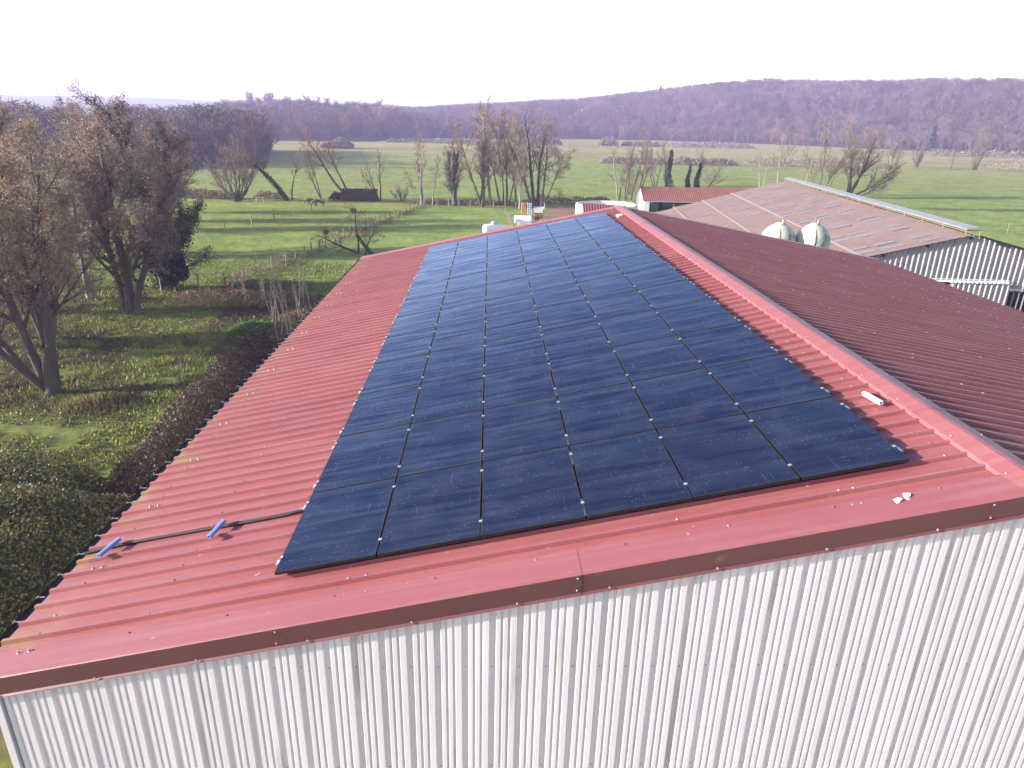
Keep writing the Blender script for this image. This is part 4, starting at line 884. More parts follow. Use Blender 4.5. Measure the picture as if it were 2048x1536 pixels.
tree('poplar_tree', 'tall dark stemmed bare tree in the middle of the tall cluster', 5.2, 114.5, [((0, 0), (0.9, 0, 13.8), 0.20), ((0.5, 0), (0.9, 0.4, 11.2), 0.12)], upc, 'bark_dark', 'twig', 13)
tree('poplar_tree', 'slim bare tree behind the farm spreader in the tall cluster', 6.7, 112.0, [((0, 0), (-1.1, 0, 13.6), 0.18)], upc, 'bark', 'twig', 14)
tree('poplar_tree', 'pale stemmed bare tree in front of the cluster right beside the spreader', 7.3, 110.0, [((0, 0), (0.4, 0, 11.6), 0.19), ((0.1, 0), (-1.0, .2, 8.2), 0.09)], upc, 'bark_pale', 'twig', 15)
tree('ivy_tree', 'tall tree with several ivy clad stems at the right end of the cluster', 10.0, 113.1, [((0, 0), (-1.6, 0, 14.6), 0.28), ((0.5, 0), (0.3, 0.3, 13.2), 0.22), ((-0.4, 0), (-3.4, 0.3, 12.0), 0.16)], cfg_std(0.32, (11, 7, 8), (42, 45, 45), 0.34), 'bark_dark', 'twig', 16, ivy=[([0], 150, 0.42, 0.15, 9.5)])
tree('drooping_tree', 'spreading tree with drooping brown leaved branches at the right cluster end', 11.0, 112.4, [((0, 0), (3.0, 0, 12.6), 0.22), ((0.2, 0), (4.8, 0, 8.4), 0.14)], cfg_std(0.38, (10, 7, 7), (58, 50, 50), 0.35, (0.02, -0.06, -0.12, -0.14)), 'bark', 'twig', 17, leaf=(2600, 0.15, 'leaf_brown'))
for k, (x, y, tips, bk) in enumerate(((26.3, 125.2, [(-1.2, 0, 9.0), (0.6, 0, 7.2)], 'bark_pale'), (27.9, 127.2, [(-0.4, 0, 9.2), (0.8, 0, 8.4)], 'bark'), (29.0, 126.3, [(0.2, 0, 9.6)], 'bark_dark'), (29.9, 125.6, [(2.6, 0, 10.4), (1.0, 0, 8.8)], 'bark_dark'))):
    tree('slim_tree', ['pale slim bare tree at the left of the clump behind the slurry tank', 'twin stemmed bare tree second in the clump behind the slurry tank', 'dark straight bare tree third in the clump behind the slurry tank', 'dark bare tree leaning right, last in the clump behind the slurry tank'][k], x, y, [((0.3*i, 0), tp, 0.16) for i, tp in enumerate(tips)], cfg_std(0.30, (9, 6, 7), (40, 42, 45), 0.35), bk, 'twig', 30+k)
tree('hazy_tree', 'pinkish bushy bare tree behind the clump, above the shed gable', 40.5, 158, [((0, 0), (-1, 0, 10.5), 0.2), ((0.4, 0), (2.6, 0, 9.6), 0.18), ((-.4, 0), (-3.6, 0, 9.4), 0.17)], cfg_std(0.34, (9, 7, 8), (40, 45, 45), 0.2), 'bark', 'twig_grey', 35)
# ivy columns behind the shed
def ivy_column(label, x, y, h, r, seed, tip=(0, 0)):
    root = thing('ivy_tree', label, 'tree', (x, y, 0), 0, 'ivy clad trees behind the red shed'); t = Tree(seed)
    t.grow(Vector((0, 0, 0)), Vector((tip[0], tip[1], h)), h*1.12, 0.2, 0, cfg_std(0.22, (7, 5, 5), (45, 45, 45), 0.55)); t.wood.build('trunk', M['bark_dark'], root); t.crown('crown', M['twig'], root)
    n = int(h*420); nr = t.nr; z = nr.uniform(0, 1, n); a = nr.uniform(0, 6.28, n); rad = r*np.sqrt(nr.uniform(0.1, 1, n))*np.clip(1.25-z*0.95, 0.1, 1)*(0.8+0.4*np.sin(z*9+a))
    P = np.stack([tip[0]*z+rad*np.cos(a), tip[1]*z+rad*np.sin(a), z*h], 1); npmesh('ivy', quads_leaf(nr, P, 0.22), M['ivy'], root)
ivy_column('tall pointed ivy covered tree like a cypress behind the red shed', 37.2, 132.4, 9.0, 1.15, 40)
ivy_column('short ivy clad stump left of the pair behind the red shed', 41.4, 133.2, 6.2, 0.75, 41)
ivy_column('short ivy clad stump right of the pair behind the red shed', 43.0, 133.4, 6.6, 0.8, 42, (0.5, 0))
tree('bent_tree', 'low bare tree bending right with one long branch behind the red shed', 44.6, 136, [((0, 0), (4.6, 0, 5.6), 0.2), ((0, 0), (-0.5, 0, 8.2), 0.12)], cfg_std(0.34, (8, 6, 6), (45, 45, 45), 0.4, (0.06, .06, .05, .03)), 'bark_dark', 'twig_grey', 43, group='ivy clad trees behind the red shed')
# trees beyond the cattle barn
tree('dead_tree', 'bleached dead tree with broken pale limbs behind the cattle barn ridge', 60.5, 145, [((0, 0), (-0.6, 0, 8.6), 0.2), ((0.4, 0), (0.8, 0, 7.8), 0.15)], cfg_std(0.26, (5, 3, 2), (35, 45, 45), 0.45), 'bark_pale', 'twig_grey', 44)
tree('birch_tree', 'tall pale bare tree with upright crown, first beyond the cattle barn ridge', 63.4, 143, [((0, 0), (-0.6, 0, 12.6), 0.17), ((0.8, 0.3), (1.6, 0, 10.8), 0.12)], cfg_std(0.34, (10, 6, 7), (46, 45, 45), 0.35), 'bark_pale', 'twig', 45)
tree('dead_tree', 'leaning bleached bare pole of a tree above the cattle barn ridge', 66.0, 138, [((0, 0), (2.6, 0, 9.6), 0.13)], cfg_std(0.15, (4, 2, 2), (35, 45, 45), 0.6), 'bark_pale', 'twig_grey', 46)
tree('bushy_tree', 'orange tinged bushy bare tree beyond the cattle barn ridge', 70.8, 139, [((0, 0), (-0.4, 0, 13.2), 0.2), ((0.6, 0), (2.0, 0, 11.0), 0.16), ((-0.6, 0), (-3.2, 0, 9.2), 0.13), ((1.1, 0), (4.2, 0, 9.8), 0.13)], cfg_std(0.36, (10, 7, 7), (42, 45, 45), 0.25), 'bark', 'twig_olive', 47)
tree('willow_tree', 'big spreading willow with golden twig haze leaning right beyond the cattle barn', 77.2, 140, [((0, 0), (6.2, 0, 10.8), 0.42), ((0.3, 0), (1.6, 0.5, 12.6), 0.3), ((0.8, 0.2), (9.8, 0, 6.4), 0.28), ((0, 0), (-1.8, 0, 8.6), 0.2), ((1.0, 0), (9.6, -.5, 2.9), 0.16)], cfg_std(0.42, (13, 8, 9), (46, 46, 46), 0.25, (0.05, 0.10, 0.05, 0.02)), 'bark_dark', 'twig_olive', 48)
for k, (x, y, h, lb) in enumerate(((149.9, 254, 11.5, 'rounded bare tree in the far right field hedge, first right of the willow'), (167.7, 268, 7.5, 'small oval bare tree alone in the far right field'), (178, 262.6, 7.0, 'thin sapling like tree with pale foot in the far right field'), (184.0, 258, 13.5, 'tall wide bare tree at the left end of the far right hedge'))):
    w_ = (3.2, 2.0, 0.6, 3.6)[k]; tree('field_tree', lb, x, y, [((0, 0), (0.3, 0, h), 0.25), ((0.5, 0), (w_, 0, h*.85), 0.2), ((-.5, 0), (-w_, 0, h*.85), 0.2), ((0, 0), (w_*.5, 0.4, h*.95), .18), ((0, 0), (-w_*.5, .4, h*.95), .18)][:5 if k != 2 else 1], cfg_std(0.34, (8, 6, 6), (42, 45, 45), 0.25, minw=0.06), 'bark', 'twig_grey', 50+k, group='bare trees in the far right field')

# big old trees on the left
near_cfg = [dict(n=6, wob=0.05, lift=0.02, kind='w', sides=10, kids=10, start=0.28, ang=44, ratio=0.42, taper=0.3, rr=0.6),
            dict(n=7, wob=0.13, lift=0.07, kind='w', sides=7, kids=11, start=0.15, ang=46, ratio=0.50, taper=0.2, rr=0.5),
            dict(n=4, wob=0.18, lift=0.05, kind='w', sides=4, kids=10, start=0.12, ang=50, ratio=0.52, taper=0.3, rr=0.5),
            dict(n=3, wob=0.22, lift=0.03, kind='r', kids=5, start=0.15, ang=45, ratio=0.60, taper=0.4, minw=0.018),
            dict(n=2, wob=0.25, lift=0.0, kind='r', kids=0, start=0, ang=0, ratio=0, taper=0.4, minw=0.015)]
tree('old_tree', 'large bare tree with dark forked trunk standing nearest in the rough pasture', -20.0, 27.2,
     [((0, 0), (0.25, 0, 2.6), 0.36), ((-0.05, 0), (-2.4, -0.8, 10.4), 0.25), ((0.12, 0), (1.6, 0.4, 11.0), 0.27), ((-0.15, 0), (-5.0, 0.3, 6.6), 0.19), ((0.05, 0.1), (-0.6, 2.2, 10.6), 0.2), ((-.05, -.1), (-5.2, -1.5, 9.6), .18)], near_cfg, 'bark_dark', 'twig_olive', 60, 'old trees on the left', leaf=(42000, 0.075, 'leaf_brown'), ivy=([0], 24, 0.36, 0.09, 1.8))
mid_cfg = [dict(c) for c in near_cfg]; mid_cfg[0].update(kids=12, start=0.18); mid_cfg[2].update(kids=8); mid_cfg[3].update(kids=4, minw=0.032); mid_cfg[4].update(minw=0.028)
tree('old_tree', 'ivy wrapped bare tree behind the nearest tree, crown reaching the skyline', -23.6, 43, [((0, 0), (1.2, 0, 11.4), 0.36), ((0.3, 0), (3.4, 0.5, 10.0), 0.26), ((-.3, 0), (-1.6, 0, 10.8), 0.25)], mid_cfg, 'bark', 'twig', 61, 'old trees on the left', leaf=(28000, 0.10, 'leaf_brown'), ivy=[([0], 60, 0.6, 0.16, 8.5, 1.0)])
tree('old_tree', 'leafy grey green tree beside the dark evergreen, right edge of the left group', -24.4, 50, [((0, 0), (0.8, 0, 8.0), 0.3), ((0.3, 0), (2.8, 0, 6.4), 0.2), ((-.3, 0), (-2.2, 0, 8.2), 0.22)], mid_cfg, 'bark_dark', 'twig_grey', 62, 'old trees on the left', leaf=(20000, 0.12, 'leaf_green'), ivy=[([0], 260, 1.1, 0.17, 7.6, 0.5), ([1], 30, 0.6, 0.15, 6.5)])
tree('birch_tree', 'white barked birch rising through the middle of the left group', -28.2, 46, [((0, 0), (0.6, 0, 13.0), 0.17), ((0.3, 0.3), (-1.0, 0, 10.4), 0.12)], mid_cfg, 'bark_pale', 'twig_grey', 63, 'old trees on the left')
tree('old_tree', 'brown leaved tree at the far left edge of the picture', -33.0, 41, [((0, 0), (-1.0, 0, 10.8), 0.36), ((0.3, 0), (3.0, 0, 9.8), 0.25), ((-.3, 0), (-4, 0, 9.0), 0.25)], mid_cfg, 'bark', 'twig', 64, 'old trees on the left', leaf=(34000, 0.10, 'leaf_brown'))
tree('old_tree', 'tall ivy topped tree behind the left group, dark narrow crown', -33.0, 66, [((0, 0), (0.3, 0, 13.4), 0.34), ((.3, 0), (1.8, 0, 11.4), 0.25)], mid_cfg, 'bark', 'twig', 65, 'old trees on the left', leaf=(15000, 0.13, 'leaf_brown'), ivy=[([0, 1], 60, 0.7, 0.2, 14.5, 5)])
tree('old_tree', 'reddish bare tree farther back between the left group and the paddock', -38.0, 82, [((0, 0), (0.3, 0, 11.0), 0.3), ((.3, 0), (2.6, 0, 9.4), 0.22), ((-.3, 0), (-2.6, 0, 10.0), 0.22)], mid_cfg, 'bark', 'twig', 66, 'old trees on the left', leaf=(6000, 0.2, 'leaf_brown'))
for k, (x, y, h) in enumerate(((-50, 88, 12.4), (-56, 79, 13.0), (-47, 97, 10.5))):
    tree('old_tree', ['bare tree deep in the left group on the paddock edge, middle of three', 'bare tree deep in the left group nearest the picture edge', 'smaller bare tree farthest back in the left group by the bramble bank'][k], x, y, [((0, 0), (0.3, 0, h), 0.3), ((.3, 0), (3.0, 0, h*.85), 0.22), ((-.3, 0), (-2.8, 0, h*.9), 0.22)], mid_cfg, 'bark', 'twig_grey', 170+k, 'old trees on the left', leaf=(6000, 0.2, 'leaf_brown'))
tree('old_tree', 'grey brown bare tree at far left behind the nearest tree', -43.0, 62, [((0, 0), (0.3, 0, 12.4), 0.34), ((.3, 0), (3.6, 0, 10.6), 0.25), ((-.3, 0), (-3.6, 0, 11.4), 0.25)], mid_cfg, 'bark', 'twig_grey', 67, 'old trees on the left', leaf=(20000, 0.14, 'leaf_brown'))
tree('old_tree', 'rusty brown leaved tree between the nearest tree and the picture edge', -29.5, 33.5, [((0, 0), (-0.6, 0, 10.2), 0.3), ((0.3, 0), (2.0, .6, 8.8), 0.22), ((-.3, 0), (-3, 0, 8.6), 0.22)], mid_cfg, 'bark', 'twig', 68, 'old trees on the left', leaf=(34000, 0.10, 'leaf_brown'))
tree('old_tree', 'thin stemmed twiggy tree filling the gap just behind the nearest tree', -25.4, 36.0, [((0, 0), (0.4, 0, 9.8), 0.2), ((0.3, 0), (2.4, .6, 8.2), 0.15), ((-.3, 0), (-2.6, 0, 9.2), 0.16)], mid_cfg, 'bark', 'twig', 69, 'old trees on the left', leaf=(16000, 0.10, 'leaf_brown'))
# dark evergreen, apple tree
root_ = thing('evergreen_tree', 'small dark dense evergreen with short bare stem at the paddock corner', 'tree', (-22.9, 49.0, 0))
MB().tube([(0, 0, -.1), (0.05, 0, 1.2), (0, 0, 2.0)], [0.16, 0.13, 0.1], 8).build('trunk', M['bark_dark'], root_)
nr = np.random.default_rng(5); n = 9000; v = nr.normal(size=(n, 3)); v /= np.linalg.norm(v, axis=1)[:, None]; rr = nr.uniform(0.55, 1, n)**0.4
P = v*rr[:, None]*np.array([1.25, 1.25, 1.55])*(0.9+0.14*np.sin(v[:, 0:1]*5+v[:, 2:3]*4)); P[:, 2] += 2.1
npmesh('crown', quads_leaf(nr, P, 0.15), M['yew'], root_)
apple_cfg = cfg_std(0.55, (8, 7, 7), (62, 55, 55), 0.3, (0.02, -0.03, 0.02, 0.03), (0.07, 0.2, 0.24, 0.25), 0.026)
ra, ta = tree('apple_tree', 'gnarled leaning apple tree with yellow mistletoe ball beyond the eave corner', -10.2, 67.3, [((0, 0), (-1.4, 0.1, 2.0), 0.2), ((-1.3, 0.1), (-1.6, 0.2, 4.7), 0.12), ((-1.2, 0), (-5.2, 0.2, 2.5), 0.15), ((-0.6, 0), (0.6, 0.4, 3.0), 0.1)], apple_cfg, 'bark_dark', 'twig', 70)
for k, (px, pz, r) in enumerate(((-1.6, 4.5, 0.33), (-4.6, 2.3, 0.30))):
    P = nr.normal(size=(500, 3)); P /= np.linalg.norm(P, axis=1)[:, None]; P = P*r*nr.uniform(.3, 1, (500, 1)); npmesh('mistletoe', quads_leaf(nr, P+np.array([px, 0.1, pz]), 0.11), M['mistletoe'], ra)

# saplings and brambles beside the barn
R2 = random.Random(77)
sap_cfg = cfg_std(0.22, (5, 2, 1), (32, 35, 40), 0.35, (0.04, 0.08, 0.05, 0.03), (0.05, 0.1, 0.15, 0.2), 0.014)
for k, (x, y) in enumerate(((-11.2, 36.5), (-10.8, 37.6), (-11.9, 38.4), (-10.5, 39.6), (-12.2, 40.6), (-11.2, 41.8), (-12.8, 43.2), (-11.8, 44.8), (-13.6, 46.0), (-12.5, 47.8), (-14.6, 49.2), (-15.6, 52.0), (-16.6, 46.5), (-18.2, 48.0), (-10.2, 35.4), (-12.4, 39.4), (-10.6, 43.0), (-13.0, 41.6), (-14.6, 44.4), (-15.4, 47.2))):
    h = R2.uniform(2.6, 4.2)
    tree('sapling', 'thin pale bare sapling growing in the brown bramble strip beside the barn', x, y, [((0.15*i, 0), (R2.uniform(-.4, .4), R2.uniform(-.3, .3), h*(1-.2*i)), 0.032) for i in range(R2.randint(1, 3))], sap_cfg, 'bark_sapling', 'twig_sap', 80+k, 'saplings in the bramble strip')
def cloud(name, label, cat, boxes, n, size, m, mi_fn=None, kind=None, seed=0, group=None, mats=None, wob=0.35):
    """leafy mass: leaves through rounded boxes (x0,x1,y0,y1,h)"""
    nr = np.random.default_rng(seed); Q = []; A = np.array([(b[1]-b[0])*(b[3]-b[2]) for b in boxes]); A = A/A.sum()
    for b, w in zip(boxes, A):
        k = int(n*w); x = nr.uniform(b[0], b[1], k); y = nr.uniform(b[2], b[3], k)
        ex = np.minimum.reduce([x-b[0], b[1]-x, y-b[2], b[3]-y]); ed = np.clip(ex/max(0.5, min(b[1]-b[0], b[3]-b[2])*0.42), 0.12, 1)**0.5; ns = max(1.3, b[4]*0.9)
        hh = b[4]*ed*(0.62+wob*1.5*vnoise(x, y, ns, seed)+wob*0.6*vnoise(x, y, ns*.4, seed+1))
        z = hh*nr.uniform(0, 1, k)**0.45; zg = height(x, y)
        Q.append(np.stack([x, y, z+zg, hh], 1))
    P = np.concatenate(Q); q = quads_leaf(nr, P[:, :3], size); mi = None
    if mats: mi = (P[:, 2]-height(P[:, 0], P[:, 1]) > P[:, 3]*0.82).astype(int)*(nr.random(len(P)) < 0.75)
    o = npmesh(name, q, mats or m, mi=mi); tag(o, label, cat, group, kind); return o
def shrub(label, x, y, h, w, tw, seed):
    st_ = [((0.15*math.cos(k*1.1), 0.15*math.sin(k*1.1)), (w*math.cos(k*1.1)*(0.5+0.5*(k % 2)), w*math.sin(k*1.1)*(0.5+0.5*(k % 2)), h*(0.95-0.3*(k % 2))), 0.05) for k in range(12)]
    return tree('shrub', label, x, y, st_, cfg_std(0.38, (5, 4, 3), (40, 42, 45), 0.2, minw=0.04), 'bark', tw, seed, None)[0]
cloud('hedge', 'big dark green overgrown hedge at the lower left with sunlit yellowish top', 'hedge', [(-24, -9.3, 6, 16.2, 2.5), (-19, -12, 14.5, 17.2, 2.2)], 130000, 0.10, None, seed=3, mats=[M['leaf_hedge'], M['leaf_sunlit_yellow']])  # top leaves coloured yellower to stand for sunlight on them
cloud('hedge', 'brown leaved hedge running along the barn side, dark on its shaded face', 'hedge', [(-11.6, -9.0, 15.5, 31.5, 2.4)], 60000, 0.095, None, seed=4, mats=[M['leaf_beech'], M['leaf_beech']])
cloud('bramble', 'tangled brown bramble strip between the rough pasture and the paddock fence', 'bramble', [(-22, -9.5, 43.5, 48.5, 0.9), (-12.5, -9, 34, 44, 0.8), (-19, -13, 48, 53, 0.8)], 15000, 0.12, leafmat('bramble_leaves', (0.15, 0.10, 0.06), (0.21, 0.15, 0.085), 0.3), kind='stuff', seed=6)
cloud('fence_weeds', 'dry weedy scrub line along the diagonal paddock fence', 'weeds', [(-19.6+t*2.35+(-.7), -19.6+t*2.35+1.0, 51+t*15, 51+t*15+15.5, 0.75) if t > 1 else (-19.6+t*1.6-.8, -19.6+t*1.6+.9, 50.5+t*7, 50.5+t*7+7.5, 0.8) for t in (0, 1)]+[(x0-.5, x0+.5, y0, y0+2.2, .5) for x0, y0 in [(-16.9+k*0.285, 60+k*2.0) for k in range(12)]]+[(x0-.5, x0+.5, y0, y0+2.1, .5) for x0, y0 in [(-13.5+k*0.36, 84+k*1.95) for k in range(15)]], 5000, 0.14, M['dry_brush'], kind='stuff', seed=19)
cloud('nettle_patch', 'bright green nettle patch by the saplings beside the barn', 'nettles', [(-14.8, -11.8, 37.3, 40.0, 0.55)], 4000, 0.13, leafmat('nettles', (0.07, 0.16, 0.03), (0.10, 0.20, 0.04), 0.3), kind='stuff', seed=7)
cloud('hedge', 'low dark bramble bank at the foot of the willow, left', 'hedge', [(-62, -41, 116, 119, 1.4), (-38.5, -33, 117, 119.5, 1.2)], 6000, 0.25, M['dry_brush'], seed=8)
cloud('shrub', 'small dark round shrub right of the slim trees in the paddock row', 'shrub', [(-25.5, -21.8, 117, 119.3, 1.5)], 3000, 0.2, M['leaf_hedge'], seed=9)
shrub('brownish bare shrub right of the small forked tree', -13, 118, 2.6, 1.8, 'twig_grey', 110)
cloud('hedge', 'low brown hedge bank joining the feet of the bare tree row', 'hedge', [(-11, 11, 113.4, 115.2, 0.9)], 4500, 0.2, M['dry_brush'], seed=11)
cloud('hedge', 'brown brush bank right of the track, left of the slurry tank', 'hedge', [(9.5, 24, 117.5, 120.5, 1.4)], 3600, 0.25, M['dry_brush'], seed=12)
cloud('shrub', 'yellow green shrub against the slurry tank wall', 'shrub', [(13.6, 15.2, 92, 94, 1.2)], 1500, 0.15, M['leaf_sunlit_yellow'], seed=13)
shrub('pink brown shrub behind the white gable of the shed', 31, 138, 4.4, 2.6, 'twig', 114)
shrub('grey rounded bush alone in the field above the red shed roof', 55.5, 163, 3.4, 3.6, 'twig_grey', 115)
hut = thing('garden_hut', 'long low overgrown hut under the leaning two stemmed tree', 'hut', (-20.2, 117.6, 0)); MB().box((0, 0, 0.8), (5.6, 2.0, 1.6)).box((0, 0, 1.66), (5.9, 2.3, 0.12)).build('wall', mat('hut_boards', (0.10, 0.06, 0.045), (0.15, 0.09, 0.065), 3, 0.9, stretch=(4, 4, 1)), hut)
nr = np.random.default_rng(31); P = np.stack([nr.uniform(-3, 3, 6000), nr.uniform(-1.25, 1.2, 6000), 2.0-1.9*nr.uniform(0, 1, 6000)], 1); npmesh('ivy', quads_leaf(nr, P, 0.22), M['leaf_beech'], hut)
for lb, bx, h, m in (('dark hedge across the far field behind the tall tree cluster', (16, 47, 438, 450), 6.5, 'twig'), ('small round bush right of the far hedge', (72, 84, 452, 460), 6.5, 'twig'), ('low dark hedge right of the small round bush in the far field', (87, 112, 455, 463), 4.0, 'twig'), ('long dark hedge across the far field right of centre', (118, 172, 452, 466), 4.6, 'twig'), ('dark hedge behind the ivy clad trees, left of the field gap', (42, 66, 250, 255), 3.0, 'twig'), ('dark hedge in the field above the red shed, middle', (68, 92, 250, 255), 3.2, 'twig'), ('dark hedge right of the field gap above the cattle barn', (96, 150, 252, 260), 4.2, 'twig'), ('tall brown hedge running off the right edge of the far field', (186, 260, 246, 258), 6.2, 'twig'), ('short brown hedge near the woodland edge at far right', (250, 330, 392, 402), 4.6, 'twig'), ('small bush group in the pale field left of the tree row', (-76, -62, 330, 342), 5.5, 'twig_grey'), ('line of low bushes at the far edge of the pale field', (-60, 6, 432, 440), 3.4, 'twig')):
    cloud('hedge', lb, 'hedge', [(*bx, h*.8)], 3000, 0.8 if bx[2] > 300 else 0.5, M['twig_grey'], seed=int(bx[0]) % 97+100, group='far field hedges')

# grass tufts on the near rough pasture
nr = np.random.default_rng(12); n = 190000
x = nr.uniform(-42, -3.5, n); y = 8+nr.uniform(0, 1, n)**1.3*54; x[:4000] = nr.normal(-17, 1.1, 4000); y[:4000] = nr.normal(25.6, .7, 4000); keep = (vnoise(x, y, 1.6, 40)+0.4*vnoise(x, y, 0.6, 41) > 0.38); x, y = x[keep], y[keep]; n = len(x)
P0 = np.stack([x, y, height(x, y)-0.02], 1); tuft = np.exp(-((x+17.0)/1.5)**2-((y-25.6)/1.0)**2); hgt = nr.uniform(0.06, 0.20, n)*(0.6+0.9*vnoise(x, y, 3, 42))*(1+3.2*tuft); P1 = P0+np.stack([nr.normal(0, .06, n), nr.normal(0, .06, n), hgt], 1)
tn = ground_tint(x, y)*(nr.uniform(0.7, 1.4, (n, 1))+0.6*tuft[:, None])*np.array([1.08, 1.0, 0.75])
q = ribbons(P0, P1, np.full(n, 0.07), np.full(n, 0.03), nr); o = npmesh('grass', q, M['grassblade'], tint=tn); tag(o, 'rough tufted grass on the pasture beside the barn', 'grass', kind='stuff')

# ------------------------------------------------------------------ horses, small things in the paddock
def horse(label, x, y, rz, seed):
    root = thing('horse', label, 'horse', (x, y, gz(x, y)), rz, 'horses grazing in the paddock'); s_ = 0.86
    bm = bmesh.new(); sk = bm.verts.layers.skin.verify(); V = {}
    def vt(k, p, r): q = bm.verts.new([c*s_ for c in p]); q[sk].radius = (r[0]*s_, r[1]*s_) if isinstance(r, tuple) else (r*s_, r*s_); V[k] = q
    vt('pel', (-0.62, 0, 1.22), 0.27); V['pel'][sk].use_root = True
    vt('bel', (-0.15, 0, 1.14), 0.29); vt('che', (0.42, 0, 1.16), 0.30); vt('n1', (0.72, 0, 1.16), 0.20); vt('n2', (1.05, 0, 0.86), 0.14); vt('hd', (1.22, 0, 0.55), 0.12); vt('mz', (1.32, 0, 0.20), 0.075)
    for sgn, t in ((1, 'a'), (-1, 'b')):
        o = 0.10*(1 if t == 'a' else -1)
        vt('fs'+t, (0.46, 0.16*sgn, 0.90), 0.13); vt('fk'+t, (0.48+o, 0.15*sgn, 0.52), 0.065); vt('ff'+t, (0.46+o*1.4, 0.15*sgn, 0.10), 0.05); vt('fh'+t, (0.50+o*1.4, 0.15*sgn, 0.02), 0.06)
        vt('hs'+t, (-0.66, 0.16*sgn, 0.92), 0.17); vt('hk'+t, (-0.58+o, 0.16*sgn, 0.70), 0.10); vt('hc'+t, (-0.80+o, 0.15*sgn, 0.46), 0.06); vt('hf'+t, (-0.72+o, 0.15*sgn, 0.10), 0.05); vt('hh'+t, (-0.68+o, 0.15*sgn, 0.02), 0.06)
    E = [('pel', 'bel'), ('bel', 'che'), ('che', 'n1'), ('n1', 'n2'), ('n2', 'hd'), ('hd', 'mz')]
    for t in 'ab': E += [('che', 'fs'+t), ('fs'+t, 'fk'+t), ('fk'+t, 'ff'+t), ('ff'+t, 'fh'+t), ('pel', 'hs'+t), ('hs'+t, 'hk'+t), ('hk'+t, 'hc'+t), ('hc'+t, 'hf'+t), ('hf'+t, 'hh'+t)]
    for a, b in E: bm.edges.new((V[a], V[b]))
    me = bpy.data.meshes.new('body'); bm.to_mesh(me); bm.free(); me.materials.append(M['horse']); o = bpy.data.objects.new('body', me); COL.objects.link(o); o.parent = root
    o.modifiers.new('skin', 'SKIN'); m = o.modifiers.new('sub', 'SUBSURF'); m.levels = m.render_levels = 2
    MB().tube([Vector(p)*s_ for p in ((-0.86, 0, 1.30), (-1.0, 0, 1.1), (-1.03, 0, 0.6), (-1.0, 0, 0.4))], [0.05*s_, 0.07*s_, 0.06*s_, 0.02], 6).build('tail', M['horse'], root, smooth=True)
    mb = MB()
    for k in range(7): t = k/6; mb.tube([Vector((0.66+0.45*t, 0, 1.36-0.36*t))*s_, Vector((0.75+0.5*t, 0.12, 1.18-0.42*t))*s_], [0.05, 0.02], 5)
    for sgn in (1, -1): mb.tube([Vector((1.08, 0.07*sgn, 0.86))*s_, Vector((1.14, 0.10*sgn, 1.0))*s_], [0.04, 0.01], 5)
    mb.tube([Vector((1.20, 0, .64))*s_, Vector((1.31, 0, 0.24))*s_], [0.115, 0.08], 8); mb.build('mane', M['horse_tan'], root, smooth=True)
horse('dark brown horse grazing head down, the left one of the two, farther back', -26.6, 109.2, math.pi, 1)
horse('dark brown horse with tan head grazing, the right one of the two, nearer', -24.9, 107.2, math.pi+0.1, 2)
tb = thing('trestle', 'small pale pinkish trestle lying in the grass left of the leaning tree', 'trestle', (-35.8, 112.4, 0), 0.5)
MB().bar((-0.7, 0, 0.85), (0.7, 0, 0.75), 0.10).build('beam', M['pink_wood'], tb)
for sx in (-.55, .55):
    for sy in (-.35, .35): MB().bar((sx, sy, 0), (sx*.9, 0, 0.82), 0.07).build('leg', M['pink_wood'], tb)
mp_ = thing('marker_post', 'short post with orange top and blue grey foot beyond the old trees', 'marker post', (-29.4, 46.2, gz(-29.4, 46.2)))
MB().tube([(0, 0, 0), (0, 0, 0.5)], 0.12, 8).build('foot', M['blue_grey'], mp_); MB().lathe([(0.0, 0.5), (0.16, 0.5), (0.17, 0.8), (0.10, 0.95), (0, 0.98)], 10).build('cap', M['orange_bright'], mp_)
o = MB().lathe([(0, -.17), (0.07, -.15), (0.085, 0), (0.06, .13), (0, .16)], 10).build('bird_feeder', M['orange_bright'], smooth=True); o.location = (-20.95, 27.0, 4.15); tag(o, 'small orange bird feeder hanging on the forked trunk of the nearest tree', 'bird feeder')

# ------------------------------------------------------------------ far houses
for k, (dx, dy, w_) in enumerate(((-124, 1000, 5.5), (-118.5, 1003, 4.5), (-114, 1006, 3.5), (-106, 1010, 3.5))):
    hz = gz(dx, dy); h = thing('house', ['white house at the left end of the far group on the skyline', 'white house second from left in the far group on the skyline', 'white house third from left in the far group on the skyline', 'white house standing apart at the right of the far group'][k], 'house', (dx, dy, hz), 0, 'white houses far away')
    MB().box((0, 0, 2.4), (w_, 7, 4.8)).build('wall', M['white_render'], h)
    MB().add([(-w_/2-.3, -3.9, 4.8), (w_/2+.3, -3.9, 4.8), (w_/2+.3, 0, 8), (-w_/2-.3, 0, 8), (-w_/2-.3, 3.9, 4.8), (w_/2+.3, 3.9, 4.8)], [(0, 1, 2, 3), (3, 2, 5, 4), (0, 3, 4), (1, 5, 2)]).build('roof', M['grey_steel'], h)
    for sx in (-1, 1): MB().box((sx*w_*.25, -3.52, 2.6), (0.9, 0.06, 1.4)).build('window', M['dark'], h)

